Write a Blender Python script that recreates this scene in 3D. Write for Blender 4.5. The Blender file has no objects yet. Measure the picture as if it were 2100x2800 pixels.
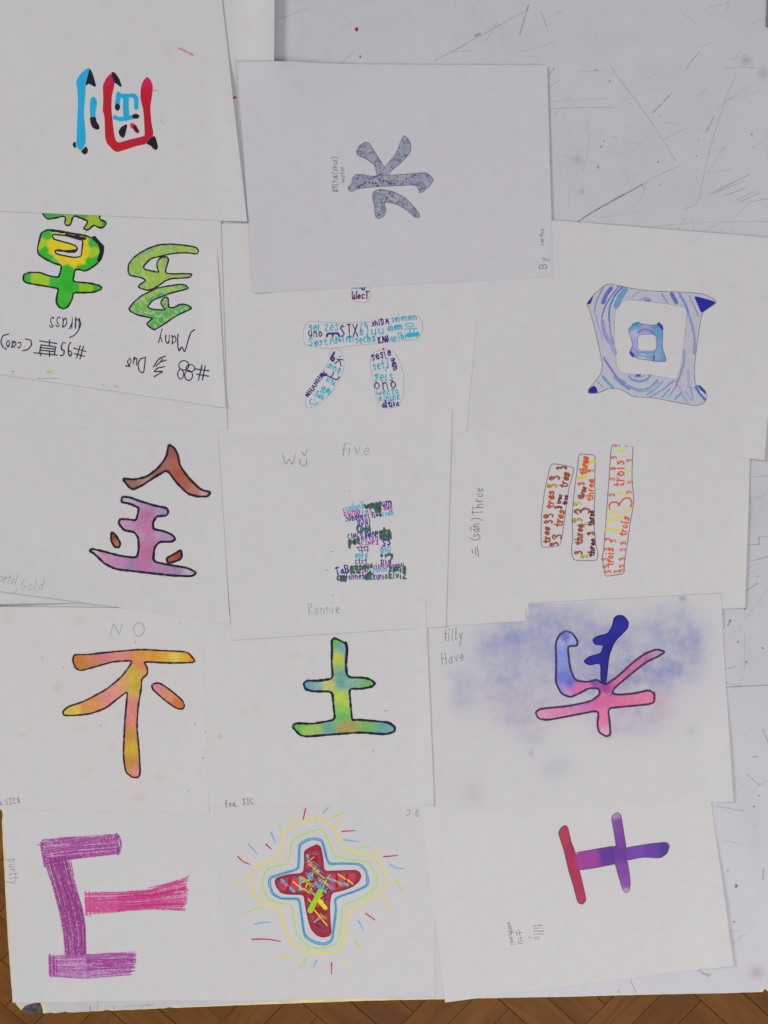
import bpy, math, random
from mathutils import Vector, Matrix, noise
from mathutils.geometry import delaunay_2d_cdt

random.seed(7)
scene = bpy.context.scene
C = scene.collection
TOP = 0.72                     # height of the table top above the floor (m)

# ------------------------------------------------------------------ camera
TILT = math.radians(4.0)
DIST = 0.76
FPX = 2115.0                   # focal length for a 2100 x 2800 frame
cam_d = bpy.data.cameras.new('camera')
cam_d.sensor_fit = 'VERTICAL'
cam_d.sensor_height = 24.0
cam_d.sensor_width = 18.0
cam_d.lens = 24.0 * FPX / 2800.0
cam_d.clip_start = 0.01
cam_d.clip_end = 50
cam = bpy.data.objects.new('camera', cam_d)
CAM = Vector((0, DIST * math.sin(TILT), TOP + DIST * math.cos(TILT)))
cam.location = CAM
cam.rotation_euler = (-TILT, 0, 0)
C.objects.link(cam)
scene.camera = cam

# ------------------------------------------------------------------ light
world = bpy.data.worlds.new('World')
scene.world = world
world.use_nodes = True
bg = world.node_tree.nodes['Background']
bg.inputs['Color'].default_value = (0.95, 0.97, 1.0, 1)
bg.inputs['Strength'].default_value = 0.23


def area(name, loc, target, size, power, col):
    l = bpy.data.lights.new(name, 'AREA')
    l.shape = 'RECTANGLE'
    l.size, l.size_y = size
    l.energy = power
    l.color = col
    o = bpy.data.objects.new(name, l)
    o.location = loc
    o.rotation_euler = (Vector(target) - Vector(loc)).to_track_quat('-Z', 'Y').to_euler()
    C.objects.link(o)
    return o


# a tall window to the left, a soft overhead fill added to brighten the near end of the table, a smaller window beyond it to the right
area('window_light', (-5.0, 2.4, TOP + 3.0), (0, 0, TOP), (1.15, 1.3), 165, (1.0, 0.985, 0.97))
area('near_end_fill', (0.75, -1.5, TOP + 1.9), (0.1, -0.3, TOP), (1.6, 1.2), 21.5, (1.0, 0.938, 0.948))
area('far_window_light', (1.45, 1.2, TOP + 2.0), (0.35, 0.3, TOP), (0.7, 0.7), 3.0, (0.97, 0.98, 1.0))

vs = scene.view_settings
vs.view_transform = 'Standard'
vs.look = 'None'
vs.exposure = 0.09
vs.gamma = 1.0
scene.cycles.transparent_max_bounces = 64
scene.cycles.max_bounces = 8

# ------------------------------------------------------------------ helpers
ROT = Matrix.Rotation(-TILT, 3, 'X')


def unproject(px, py, z):
    d = ROT @ Vector(((px - 1050) / FPX, -(py - 1400) / FPX, -1.0))
    t = (z - CAM.z) / d.z
    return CAM + d * t


def s2l(c):
    c /= 255.0
    return c / 12.92 if c <= 0.04045 else ((c + 0.055) / 1.055) ** 2.4


def ink(rgb, a=1.0):
    """pigment reflectance of a colour seen on white paper"""
    return tuple(min(0.95, s2l(v) * 1.50) for v in rgb) + (a,)


def new_obj(name, verts, faces, mat, parent=None, origin=None, cols=None, smooth=False):
    me = bpy.data.meshes.new(name)
    if origin is not None:
        verts = [(v[0] - origin[0], v[1] - origin[1], v[2] - origin[2]) for v in verts]
    me.from_pydata(verts, [], faces)
    if cols:
        at = me.color_attributes.new('Col', 'FLOAT_COLOR', 'POINT')
        flat = []
        for c in cols:
            flat.extend(c)
        at.data.foreach_set('color', flat)
    me.materials.append(mat)
    if smooth:
        me.polygons.foreach_set('use_smooth', [True] * len(me.polygons))
    me.update()
    o = bpy.data.objects.new(name, me)
    C.objects.link(o)
    if parent:
        o.parent = parent
    elif origin is not None:
        o.location = origin
    return o


def tag(o, label, cat, group=None):
    o['label'] = label
    o['category'] = cat
    if group:
        o['group'] = group


# ------------------------------------------------------------------ materials
def mat_new(name):
    m = bpy.data.materials.new(name)
    m.use_nodes = True
    nt = m.node_tree
    return m, nt, nt.nodes['Principled BSDF'], nt.nodes['Material Output']


def nd(nt, t, **kw):
    n = nt.nodes.new(t)
    for k, v in kw.items():
        setattr(n, k, v)
    return n


def noise_node(nt, scale, detail=3, rough=0.55, vec=None):
    n = nd(nt, 'ShaderNodeTexNoise')
    n.inputs['Scale'].default_value = scale
    n.inputs['Detail'].default_value = detail
    n.inputs['Roughness'].default_value = rough
    if vec is None:
        tc = nd(nt, 'ShaderNodeTexCoord')
        vec = tc.outputs['Object']
    nt.links.new(vec, n.inputs['Vector'])
    return n


def ramp(nt, src, stops):
    r = nd(nt, 'ShaderNodeValToRGB')
    el = r.color_ramp.elements
    while len(el) < len(stops):
        el.new(0.5)
    for e, (p, c) in zip(el, stops):
        e.position = p
        e.color = c
    nt.links.new(src, r.inputs['Fac'])
    return r


def mix(nt, fac, a, b, mode='MIX'):
    m = nd(nt, 'ShaderNodeMix', data_type='RGBA', blend_type=mode)
    for inp, v in ((0, fac), (6, a), (7, b)):
        if hasattr(v, 'is_output'):
            nt.links.new(v, m.inputs[inp])
        else:
            m.inputs[inp].default_value = v
    return m.outputs[2]


def mathn(nt, op, a, b=None, clamp=False):
    m = nd(nt, 'ShaderNodeMath', operation=op)
    m.use_clamp = clamp
    for i, v in enumerate((a, b)):
        if v is None:
            continue
        if hasattr(v, 'is_output'):
            nt.links.new(v, m.inputs[i])
        else:
            m.inputs[i].default_value = v
    return m.outputs[0]


def paper_mat(name, tint):
    m, nt, b, out = mat_new(name)
    big = noise_node(nt, 9, 2)
    r1 = ramp(nt, big.outputs['Fac'], [(0.35, tuple(t * 0.985 for t in tint) + (1,)),
                                       (0.65, (tint[0], tint[1] * 1.005, tint[2] * 1.005, 1))])
    mid = noise_node(nt, 70, 4, 0.6)
    r2 = ramp(nt, mid.outputs['Fac'], [(0.28, (0.962, 0.958, 0.956, 1)), (0.5, (0.995, 0.995, 0.995, 1)), (0.7, (1, 1, 1, 1))])
    col = mix(nt, 1.0, r1.outputs['Color'], r2.outputs['Color'], 'MULTIPLY')
    tnt = noise_node(nt, 30, 3, 0.65)
    r3 = ramp(nt, tnt.outputs['Fac'], [(0.42, (0.985, 1.0, 0.992, 1)), (0.56, (1.012, 0.985, 0.988, 1))])
    col = mix(nt, 1.0, col, r3.outputs['Color'], 'MULTIPLY')
    oi_ = nd(nt, 'ShaderNodeObjectInfo')
    r4 = ramp(nt, oi_.outputs['Random'], [(0.0, (0.97, 0.975, 0.985, 1)), (1.0, (1.015, 1.01, 1.0, 1))])
    col = mix(nt, 1.0, col, r4.outputs['Color'], 'MULTIPLY')
    nt.links.new(col, b.inputs['Base Color'])
    b.inputs['Roughness'].default_value = 0.85
    b.inputs['Specular IOR Level'].default_value = 0.2
    fine = noise_node(nt, 420, 3, 0.6)
    wav = noise_node(nt, 9, 3, 0.4)
    hsum = mathn(nt, 'ADD', mathn(nt, 'MULTIPLY', fine.outputs['Fac'], 0.03),
                 mathn(nt, 'MULTIPLY', wav.outputs['Fac'], 0.9))
    bp = nd(nt, 'ShaderNodeBump')
    bp.inputs['Strength'].default_value = 0.35
    bp.inputs['Distance'].default_value = 0.0034
    nt.links.new(hsum, bp.inputs['Height'])
    nt.links.new(bp.outputs['Normal'], b.inputs['Normal'])
    return m


def pigment_mat(name, gscale, gamt, lo, hi, vvar=0.12, rough=0.75, hue=0.0, sat=1.0):
    """colour from the drawn pigment ('Col'), laid on with a grain"""
    m, nt, b, out = mat_new(name)
    at = nd(nt, 'ShaderNodeAttribute', attribute_name='Col')
    n1 = noise_node(nt, gscale, 3, 0.6)
    n2 = noise_node(nt, gscale * 0.22, 3, 0.6)
    v = mathn(nt, 'ADD', 1.0 - vvar * 0.5, mathn(nt, 'MULTIPLY', n2.outputs['Fac'], vvar))
    hs = nd(nt, 'ShaderNodeHueSaturation')
    hs.inputs['Saturation'].default_value = sat
    nt.links.new(at.outputs['Color'], hs.inputs['Color'])
    nt.links.new(v, hs.inputs['Value'])
    if hue:
        h = mathn(nt, 'ADD', 0.5 - hue * 0.5, mathn(nt, 'MULTIPLY', n2.outputs['Fac'], hue))
        nt.links.new(h, hs.inputs['Hue'])
    nt.links.new(hs.outputs['Color'], b.inputs['Base Color'])
    b.inputs['Roughness'].default_value = rough
    b.inputs['Specular IOR Level'].default_value = 0.25
    mr = nd(nt, 'ShaderNodeMapRange')
    mr.inputs['From Min'].default_value = lo
    mr.inputs['From Max'].default_value = hi
    mr.inputs['To Min'].default_value = 1.0 - gamt
    mr.inputs['To Max'].default_value = 1.0
    nt.links.new(n1.outputs['Fac'], mr.inputs['Value'])
    al = mathn(nt, 'MULTIPLY', mr.outputs['Result'], at.outputs['Alpha'], True)
    nt.links.new(al, b.inputs['Alpha'])
    return m


PAPER = [paper_mat('paper_white', (0.765, 0.758, 0.757)), paper_mat('paper_cool', (0.705, 0.705, 0.745)),
         paper_mat('paper_warm', (0.772, 0.757, 0.752))]
M_MARK = pigment_mat('marker_ink', 260, 0.10, 0.3, 0.6, 0.16, 0.5)
M_PEN = pigment_mat('pen_line', 500, 0.18, 0.3, 0.6, 0.2, 0.55)
M_PENCIL = pigment_mat('pencil_line', 900, 0.55, 0.35, 0.62, 0.1, 0.6)
M_COLP = pigment_mat('coloured_pencil', 520, 0.5, 0.34, 0.62, 0.2, 0.8)
M_CRAY = pigment_mat('crayon_wax', 430, 0.7, 0.36, 0.58, 0.2, 0.6)
M_WASH = pigment_mat('watercolour', 240, 0.22, 0.3, 0.65, 0.34, 0.8, 0.03, 0.97)
M_STIP = pigment_mat('stippled_marker', 300, 0.9, 0.42, 0.56, 0.35, 0.7, 0.08)
M_SMUDGE = pigment_mat('pastel_smudge', 70, 0.62, 0.34, 0.66, 0.08, 0.9)

# table laminate: white, scuffed and a little glossy
M_LAM, nt, b, out = mat_new('white_laminate')
n1 = noise_node(nt, 5, 4, 0.6)
n2 = noise_node(nt, 60, 5, 0.7)
r1 = ramp(nt, n1.outputs['Fac'], [(0.3, (0.645, 0.648, 0.68, 1)), (0.7, (0.69, 0.69, 0.722, 1))])
r2 = ramp(nt, n2.outputs['Fac'], [(0.28, (0.955, 0.95, 0.955, 1)), (0.5, (1, 1, 1, 1))])
nt.links.new(mix(nt, 1.0, r1.outputs['Color'], r2.outputs['Color'], 'MULTIPLY'), b.inputs['Base Color'])
r3 = ramp(nt, n2.outputs['Fac'], [(0.3, (0.32, 0.32, 0.32, 1)), (0.7, (0.5, 0.5, 0.5, 1))])
nt.links.new(r3.outputs['Color'], b.inputs['Roughness'])
b.inputs['Specular IOR Level'].default_value = 0.35


def plain(name, col, rough=0.6, metal=0.0, var=0.15, scale=30):
    m, nt, b, out = mat_new(name)
    n = noise_node(nt, scale, 4, 0.6)
    r = ramp(nt, n.outputs['Fac'], [(0.3, tuple(c * (1 - var) for c in col) + (1,)),
                                    (0.7, tuple(min(1, c * (1 + var)) for c in col) + (1,))])
    nt.links.new(r.outputs['Color'], b.inputs['Base Color'])
    b.inputs['Roughness'].default_value = rough
    b.inputs['Metallic'].default_value = metal
    return m


M_EDGE = plain('cream_edging', (0.84, 0.77, 0.40), 0.5, 0, 0.12, 60)
M_CORE = plain('dark_core', (0.085, 0.07, 0.06), 0.8, 0, 0.4, 120)
M_STEEL = plain('grey_steel', (0.28, 0.28, 0.29), 0.4, 0.8, 0.08)
M_RUBBER = plain('black_rubber', (0.03, 0.03, 0.03), 0.8)
M_GREY = plain('dark_grey_board', (0.20, 0.20, 0.195), 0.7, 0, 0.06)
M_BED = plain('floor_bed', (0.07, 0.034, 0.014), 0.8, 0, 0.3)

# varnished parquet: grain along each block, own tone for each block
M_WOOD, nt, b, out = mat_new('varnished_oak')
tc = nd(nt, 'ShaderNodeTexCoord')
oi = nd(nt, 'ShaderNodeObjectInfo')
off = nd(nt, 'ShaderNodeVectorMath', operation='ADD')
cmb = nd(nt, 'ShaderNodeCombineXYZ')
for i in range(3):
    nt.links.new(mathn(nt, 'MULTIPLY', oi.outputs['Random'], 7.0 + 5 * i), cmb.inputs[i])
nt.links.new(tc.outputs['Object'], off.inputs[0])
nt.links.new(cmb.outputs[0], off.inputs[1])
mp = nd(nt, 'ShaderNodeMapping')
mp.inputs['Scale'].default_value = (6, 42, 6)
nt.links.new(off.outputs[0], mp.inputs['Vector'])
g1 = noise_node(nt, 1.0, 6, 0.65, mp.outputs['Vector'])
g1.inputs['Distortion'].default_value = 1.6
mp2 = nd(nt, 'ShaderNodeMapping')
mp2.inputs['Scale'].default_value = (3, 14, 3)
nt.links.new(off.outputs[0], mp2.inputs['Vector'])
g2 = noise_node(nt, 1.0, 3, 0.5, mp2.outputs['Vector'])
rw = ramp(nt, g1.outputs['Fac'], [(0.22, (0.14, 0.050, 0.008, 1)), (0.42, (0.222, 0.084, 0.014, 1)),
                                  (0.70, (0.265, 0.106, 0.020, 1))])
rt = ramp(nt, oi.outputs['Random'], [(0.0, (0.86, 0.84, 0.82, 1)), (0.5, (0.96, 0.95, 0.93, 1)), (1.0, (1.10, 1.09, 1.08, 1))])
rg = ramp(nt, g2.outputs['Fac'], [(0.3, (0.72, 0.70, 0.7, 1)), (0.65, (1.1, 1.1, 1.1, 1))])
cw = mix(nt, 1.0, rw.outputs['Color'], rt.outputs['Color'], 'MULTIPLY')
cw = mix(nt, 1.0, cw, rg.outputs['Color'], 'MULTIPLY')
nt.links.new(cw, b.inputs['Base Color'])
b.inputs['Roughness'].default_value = 0.5
b.inputs['Specular IOR Level'].default_value = 0.3

# ------------------------------------------------------------------ the floor
floor = new_obj('floor', [(-4, -4, -0.03), (4, -4, -0.03), (4, 4, -0.03), (-4, 4, -0.03),
                          (-4, -4, -0.004), (4, -4, -0.004), (4, 4, -0.004), (-4, 4, -0.004)],
                [(3, 2, 1, 0), (4, 5, 6, 7), (0, 1, 5, 4), (1, 2, 6, 5), (2, 3, 7, 6), (3, 0, 4, 7)], M_BED)
floor['kind'] = 'structure'
BW, BN = 0.068, 4
BL_ = BW * BN


def block_mesh():
    l, w, g, c = BL_ / 2, BW / 2, 0.0005, 0.0009
    v, f = [], []
    for (ex, z) in ((g, -0.004), (g, 0.0004), (g + c, 0.0010)):
        v += [(-l + ex, -w + ex, z), (l - ex, -w + ex, z), (l - ex, w - ex, z), (-l + ex, w - ex, z)]
    for k in (0, 4):
        for i in range(4):
            j = (i + 1) % 4
            f.append((k + i, k + j, k + 4 + j, k + 4 + i))
    f.append((8, 9, 10, 11))
    me = bpy.data.meshes.new('parquet_block')
    me.from_pydata(v, [], f)
    me.materials.append(M_WOOD)
    return me


bm_ = block_mesh()
ANG = math.radians(45 + 2.5)
ca, sa = math.cos(ANG), math.sin(ANG)
for iy in range(-40, 41):
    for ix in range(-40, 41):
        d = (ix - iy) % (2 * BN)
        if d == 0:
            cx, cy, r = ix + BN / 2, iy + 0.5, 0.0
        elif d == 2 * BN - 1:
            cx, cy, r = ix + 0.5, iy + BN / 2, math.pi / 2
        else:
            continue
        cx, cy = cx * BW, cy * BW
        X, Y = cx * ca - cy * sa + 0.013, cx * sa + cy * ca
        if not (-1.35 < X < 1.2 and -1.65 < Y < 0.05):
            continue
        if X > -0.52 and Y > -0.62:
            continue
        o = bpy.data.objects.new('parquet_block', bm_)
        o.location = (X, Y, random.uniform(-0.0004, 0.0004))
        o.rotation_euler = (random.uniform(-0.002, 0.002), random.uniform(-0.002, 0.002),
                            ANG + r + (math.pi if random.random() < 0.5 else 0))
        C.objects.link(o)
        o.parent = floor

# ------------------------------------------------------------------ the table
edge_px = []
left = [(-190, -700), (-125, 0), (-60, 1100), (-8, 2040), (3, 2212), (12, 2400), (19, 2530), (26, 2640), (31, 2700),
        (36, 2726), (44, 2748), (57, 2763)]
chip = [(62, 2760), (66, 2751), (78, 2746), (92, 2744), (104, 2741), (111, 2746), (115, 2756), (117, 2771)]
bottom = [(122, 2772), (330, 2763), (540, 2754), (700, 2748), (1000, 2737), (1215, 2733), (1400, 2729), (1560, 2726),
          (1750, 2721), (2000, 2716), (2086, 2713), (2091, 2705), (2100, 2703), (2110, 2711), (2330, 2704)]
right = [(2380, 2690), (2400, 2640), (2330, 0), (2290, -700)]


def densify(pts, step, nick, axis):
    out = [pts[0]]
    for a, b_ in zip(pts, pts[1:]):
        n = max(1, int(math.hypot(b_[0] - a[0], b_[1] - a[1]) / step))
        for k in range(1, n + 1):
            t = k / n
            p = [a[0] + (b_[0] - a[0]) * t, a[1] + (b_[1] - a[1]) * t]
            if k < n:
                p[axis] += random.uniform(-0.4, 0.4)
                if random.random() < nick:
                    p[axis] += -3.0 if axis == 1 else 3.0
            out.append(tuple(p))
    return out


outline = left[:3] + densify(left[3:10], 16, 0.03, 0) + left[10:] + chip + densify(bottom[:11], 13, 0.035, 1) + bottom[11:] + right
tabv = [unproject(x, y, TOP) for x, y in outline]
N = len(tabv)
TH = 0.024
ctr = unproject(1050, 1100, TOP)
ctr.z = 0
table = bpy.data.objects.new('table', None)
table.location = ctr
C.objects.link(table)
tag(table, 'white laminate table top, scratched and chipped along its edges, under all the drawings', 'table')
cc = sum(tabv, Vector()) / N


def inset(v, d):
    return v + (cc - v).normalized() * d


# top sheet of laminate, an edging band a touch lower all round, the board core below
tv = [inset(v, 0.0042) for v in tabv]
new_obj('laminate_top', [tuple(v) for v in tv] + [(v.x, v.y, TOP - 0.0012) for v in tv],
        [tuple(range(N))[::-1]] + [(i, (i + 1) % N, N + (i + 1) % N, N + i) for i in range(N)], M_LAM, table, ctr)
ev = tabv
e_in = [inset(v, 0.0043) for v in tabv]
ez = [(TOP - 0.0004), (TOP - TH)]
vv = [(v.x, v.y, ez[0]) for v in e_in] + [(v.x, v.y, ez[0]) for v in ev] + [(v.x, v.y, ez[1]) for v in ev] + [(v.x, v.y, ez[1]) for v in e_in]
ff = []
for i in range(N):
    j = (i + 1) % N
    ff += [(i, j, N + j, N + i), (N + i, N + j, 2 * N + j, 2 * N + i), (2 * N + i, 2 * N + j, 3 * N + j, 3 * N + i)]
new_obj('edging_band', vv, ff, M_EDGE, table, ctr)
kv = [inset(v, 0.0085) for v in tabv]
new_obj('board_core', [(v.x, v.y, TOP - 0.0016) for v in kv] + [(v.x, v.y, TOP - TH + 0.001) for v in kv],
        [tuple(range(N))[::-1], tuple(range(N, 2 * N))] + [(i, (i + 1) % N, N + (i + 1) % N, N + i) for i in range(N)],
        M_CORE, table, ctr)
# the broken corner: dark, worn core standing where the laminate has come away
lump_px = [(56, 2764), (60, 2757), (66, 2749), (80, 2743), (100, 2738), (112, 2743), (117, 2756), (118, 2768), (112, 2775),
           (95, 2777), (78, 2776), (64, 2772)]
lv, lf = [], []
n = len(lump_px)
lc = (sum(p[0] for p in lump_px) / n, sum(p[1] for p in lump_px) / n)
for ring, (s, dz) in enumerate(((1.0, -TH + 0.002), (1.0, -0.004), (0.93, -0.0005), (0.7, 0.0012), (0.3, 0.0016))):
    for p in lump_px:
        q = unproject(lc[0] + (p[0] - lc[0]) * s, lc[1] + (p[1] - lc[1]) * s, TOP)
        lv.append((q.x + random.uniform(-.0004, .0004), q.y + random.uniform(-.0004, .0004), TOP + dz + random.uniform(-.0004, .0004)))
for r in range(4):
    for i in range(n):
        j = (i + 1) % n
        lf.append((r * n + i, r * n + j, (r + 1) * n + j, (r + 1) * n + i))
lf.append(tuple(range(4 * n, 5 * n)))
o = new_obj('broken_corner', lv, lf, plain('worn_corner', (0.10, 0.085, 0.075), 0.6, 0, 0.75, 260), table, ctr, smooth=True)
o['label'] = 'dark worn broken table corner'


def box(x0, x1, y0, y1, z0, z1):
    return ([(x0, y0, z0), (x1, y0, z0), (x1, y1, z0), (x0, y1, z0), (x0, y0, z1), (x1, y0, z1), (x1, y1, z1), (x0, y1, z1)],
            [(3, 2, 1, 0), (4, 5, 6, 7), (0, 1, 5, 4), (1, 2, 6, 5), (2, 3, 7, 6), (3, 0, 4, 7)])


for (px, py) in ((150, 2600), (2250, 2560), (40, -560), (2150, -560)):
    q = unproject(px, py, TOP)
    v, f = box(q.x - .016, q.x + .016, q.y - .016, q.y + .016, 0.022, TOP - TH)
    new_obj('leg', v, f, M_STEEL, table, ctr)
    v, f = box(q.x - .019, q.x + .019, q.y - .019, q.y + .019, 0.002, 0.03)
    new_obj('foot_cap', v, f, M_RUBBER, table, ctr)

# ------------------------------------------------------------------ sheets of paper
LS = 0.00017


def und(x, y):
    return 0.00022 * (1 + math.sin(x * 8.3 + 0.7) * math.sin(y * 6.9 + 1.3)) + 0.00006 * (1 + math.sin(x * 21 + y * 17))


def sstep(a, b_, x):
    t = max(0.0, min(1.0, (x - a) / (b_ - a)))
    return t * t * (3 - 2 * t)


class Surf:
    def __init__(self):
        self.lev = 0

    def next(self, k=1):
        self.lev += k
        return self.lev


class Sheet(Surf):
    def __init__(self, quad, layer, label, lift=None, paper=0, res=(56, 42)):
        super().__init__()
        self.q = quad
        self.z0 = TOP + 0.0002 + layer * LS
        self.lift = lift
        q = [unproject(x, y, self.z0) for x, y in quad]
        self.c = sum(q, Vector()) / 4
        NX, NY = res
        tv, bv = [], []
        for j in range(NY + 1):
            for i in range(NX + 1):
                u, v = i / NX, j / NY
                x, y = self.bil(u, v)
                p = self.pos(x, y, -1, u, v)
                tv.append(tuple(p))
                bv.append((p.x, p.y, p.z - 0.00009))
        f = []
        W = NX + 1
        M = len(tv)
        for j in range(NY):
            for i in range(NX):
                a = j * W + i
                f.append((a, a + W, a + W + 1, a + 1))
                f.append((M + a, M + a + 1, M + a + W + 1, M + a + W))
        # the cut edges have corners of their own, so that the sheet shades flat right up to them
        loop = list(range(NX)) + [NX + k * W for k in range(NY)] + [NY * W + NX - k for k in range(NX)] + [(NY - k) * W for k in range(NY)]
        n0 = 2 * M
        ev_ = [tv[k] for k in loop] + [bv[k] for k in loop]
        nl = len(loop)
        for k in range(nl):
            q = (k + 1) % nl
            f.append((n0 + k, n0 + q, n0 + nl + q, n0 + nl + k))
        self.o = new_obj('paper_sheet', tv + bv + ev_, f, PAPER[paper], None, self.c, smooth=False)
        me = self.o.data
        me.polygons.foreach_set('use_smooth', [i < NX * NY * 2 for i in range(len(me.polygons))])
        tag(self.o, label, 'paper', None)

    def bil(self, u, v):
        (ax, ay), (bx, by), (cx, cy), (dx, dy) = self.q
        return ((ax * (1 - u) + bx * u) * (1 - v) + (dx * (1 - u) + cx * u) * v,
                (ay * (1 - u) + by * u) * (1 - v) + (dy * (1 - u) + cy * u) * v)

    def uv(self, x, y):
        u = v = 0.5
        for _ in range(6):
            px, py = self.bil(u, v)
            (ax, ay), (bx, by), (cx, cy), (dx, dy) = self.q
            ux, uy = (bx - ax) * (1 - v) + (cx - dx) * v, (by - ay) * (1 - v) + (cy - dy) * v
            vx, vy = (dx - ax) * (1 - u) + (cx - bx) * u, (dy - ay) * (1 - u) + (cy - by) * u
            det = ux * vy - uy * vx
            ex, ey = x - px, y - py
            u += (ex * vy - ey * vx) / det
            v += (ux * ey - uy * ex) / det
        return u, v

    def pos(self, x, y, lev, u=None, v=None):
        p = unproject(x, y, self.z0)
        z = p.z + und(p.x, p.y)
        if self.lift:
            if u is None:
                u, v = self.uv(x, y)
            z += self.lift(u, v, x, y)
        if lev >= 0:
            z += 0.00002 + lev * 1.0e-6
        return Vector((p.x, p.y, z))


class TableSurf(Surf):
    o = table
    c = ctr

    def pos(self, x, y, lev, u=None, v=None):
        p = unproject(x, y, TOP)
        return Vector((p.x, p.y, TOP + 0.00003 + lev * 2e-6))


# ------------------------------------------------------------------ drawing tools (all in source-photo pixels on the sheet)
def Z(x0, y0, k):
    return lambda pts: [(x0 + x / k, y0 + y / k) for x, y in pts]


def chaikin(p, n=2, closed=True):
    for _ in range(n):
        q = []
        m = len(p)
        if not closed:
            q.append(p[0])
        for i in range(m if closed else m - 1):
            a, b_ = p[i], p[(i + 1) % m]
            q.append((a[0] * .84 + b_[0] * .16, a[1] * .84 + b_[1] * .16))
            q.append((a[0] * .16 + b_[0] * .84, a[1] * .16 + b_[1] * .84))
        if not closed:
            q.append(p[-1])
        p = q
    return p


def resample(p, step, closed=False):
    out = []
    m = len(p)
    for i in range(m if closed else m - 1):
        a, b_ = p[i], p[(i + 1) % m]
        n = max(1, int(math.hypot(b_[0] - a[0], b_[1] - a[1]) / step))
        for k in range(n):
            out.append((a[0] + (b_[0] - a[0]) * k / n, a[1] + (b_[1] - a[1]) * k / n))
    if not closed:
        out.append(p[-1])
    return out


class Mesh:
    def __init__(self):
        self.v, self.f, self.c = [], [], []

    def ribbon(self, S, pts, w, col, lev, closed=False, jit=0.12, taper=0.0):
        """one pen stroke of width w (px); col one colour or a function of (x, y)"""
        p = []
        for q in pts:
            if not p or math.hypot(q[0] - p[-1][0], q[1] - p[-1][1]) > 0.05:
                p.append(q)
        if closed and math.hypot(p[0][0] - p[-1][0], p[0][1] - p[-1][1]) < 0.05:
            p.pop()
        m = len(p)
        if m < 2:
            return
        seed = random.uniform(0, 99)
        L, R = [], []
        for i in range(m):
            a = p[(i - 1) % m] if (closed or i > 0) else p[i]
            b_ = p[(i + 1) % m] if (closed or i < m - 1) else p[i]
            tx, ty = b_[0] - a[0], b_[1] - a[1]
            d = math.hypot(tx, ty) or 1
            nx, ny = -ty / d, tx / d
            h = w * 0.5 * (1 + jit * noise.noise((p[i][0] * .12 + seed, p[i][1] * .12, seed)) * 2)
            if taper and not closed:
                h *= 1 - taper * (i / (m - 1))
            L.append((p[i][0] + nx * h, p[i][1] + ny * h))
            R.append((p[i][0] - nx * h, p[i][1] - ny * h))
        base = len(self.v)
        for l, r in zip(L, R):
            for q in (l, r):
                self.v.append(S.pos(q[0], q[1], lev))
                self.c.append(col(q[0], q[1]) if callable(col) else col)
        for i in range(m if closed else m - 1):
            j = (i + 1) % m
            a, b_ = base + 2 * i, base + 2 * j
            self.f.append((a + 1, b_ + 1, b_, a))
        if not closed:
            for (e, q) in ((0, 1), (m - 1, m - 2)):
                ax, ay = p[e][0] - p[q][0], p[e][1] - p[q][1]
                d = math.hypot(ax, ay) or 1
                h = math.hypot(L[e][0] - R[e][0], L[e][1] - R[e][1]) / 2
                ax, ay = ax / d * h, ay / d * h
                nx, ny = L[e][0] - p[e][0], L[e][1] - p[e][1]
                idx = [base + 2 * e]
                for t in (45, 90, 135):
                    t = math.radians(t)
                    x, y = p[e][0] + nx * math.cos(t) + ax * math.sin(t), p[e][1] + ny * math.cos(t) + ay * math.sin(t)
                    idx.append(len(self.v))
                    self.v.append(S.pos(x, y, lev))
                    self.c.append(col(x, y) if callable(col) else col)
                idx.append(base + 2 * e + 1)
                self.f.append(tuple(idx if e else idx[::-1]))

    def build(self, S, name, mat):
        if not self.v:
            return None
        return new_obj(name, [tuple(v) for v in self.v], self.f, mat, S.o, S.c, self.c)


def inside(x, y, poly):
    r = False
    j = len(poly) - 1
    for i in range(len(poly)):
        xi, yi = poly[i]
        xj, yj = poly[j]
        if (yi > y) != (yj > y) and x < (xj - xi) * (y - yi) / (yj - yi) + xi:
            r = not r
        j = i
    return r


def idw(stops, power=2.5):
    st = [(x, y, c if len(c) == 4 else ink(c)) for x, y, c in stops]

    def f(x, y):
        s = 0
        a = [0, 0, 0, 0]
        for (X, Y, c) in st:
            w = 1.0 / ((x - X) ** 2 + (y - Y) ** 2 + 1.0) ** (power / 2)
            s += w
            for k in range(4):
                a[k] += c[k] * w
        return tuple(v / s for v in a)
    return f


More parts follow.
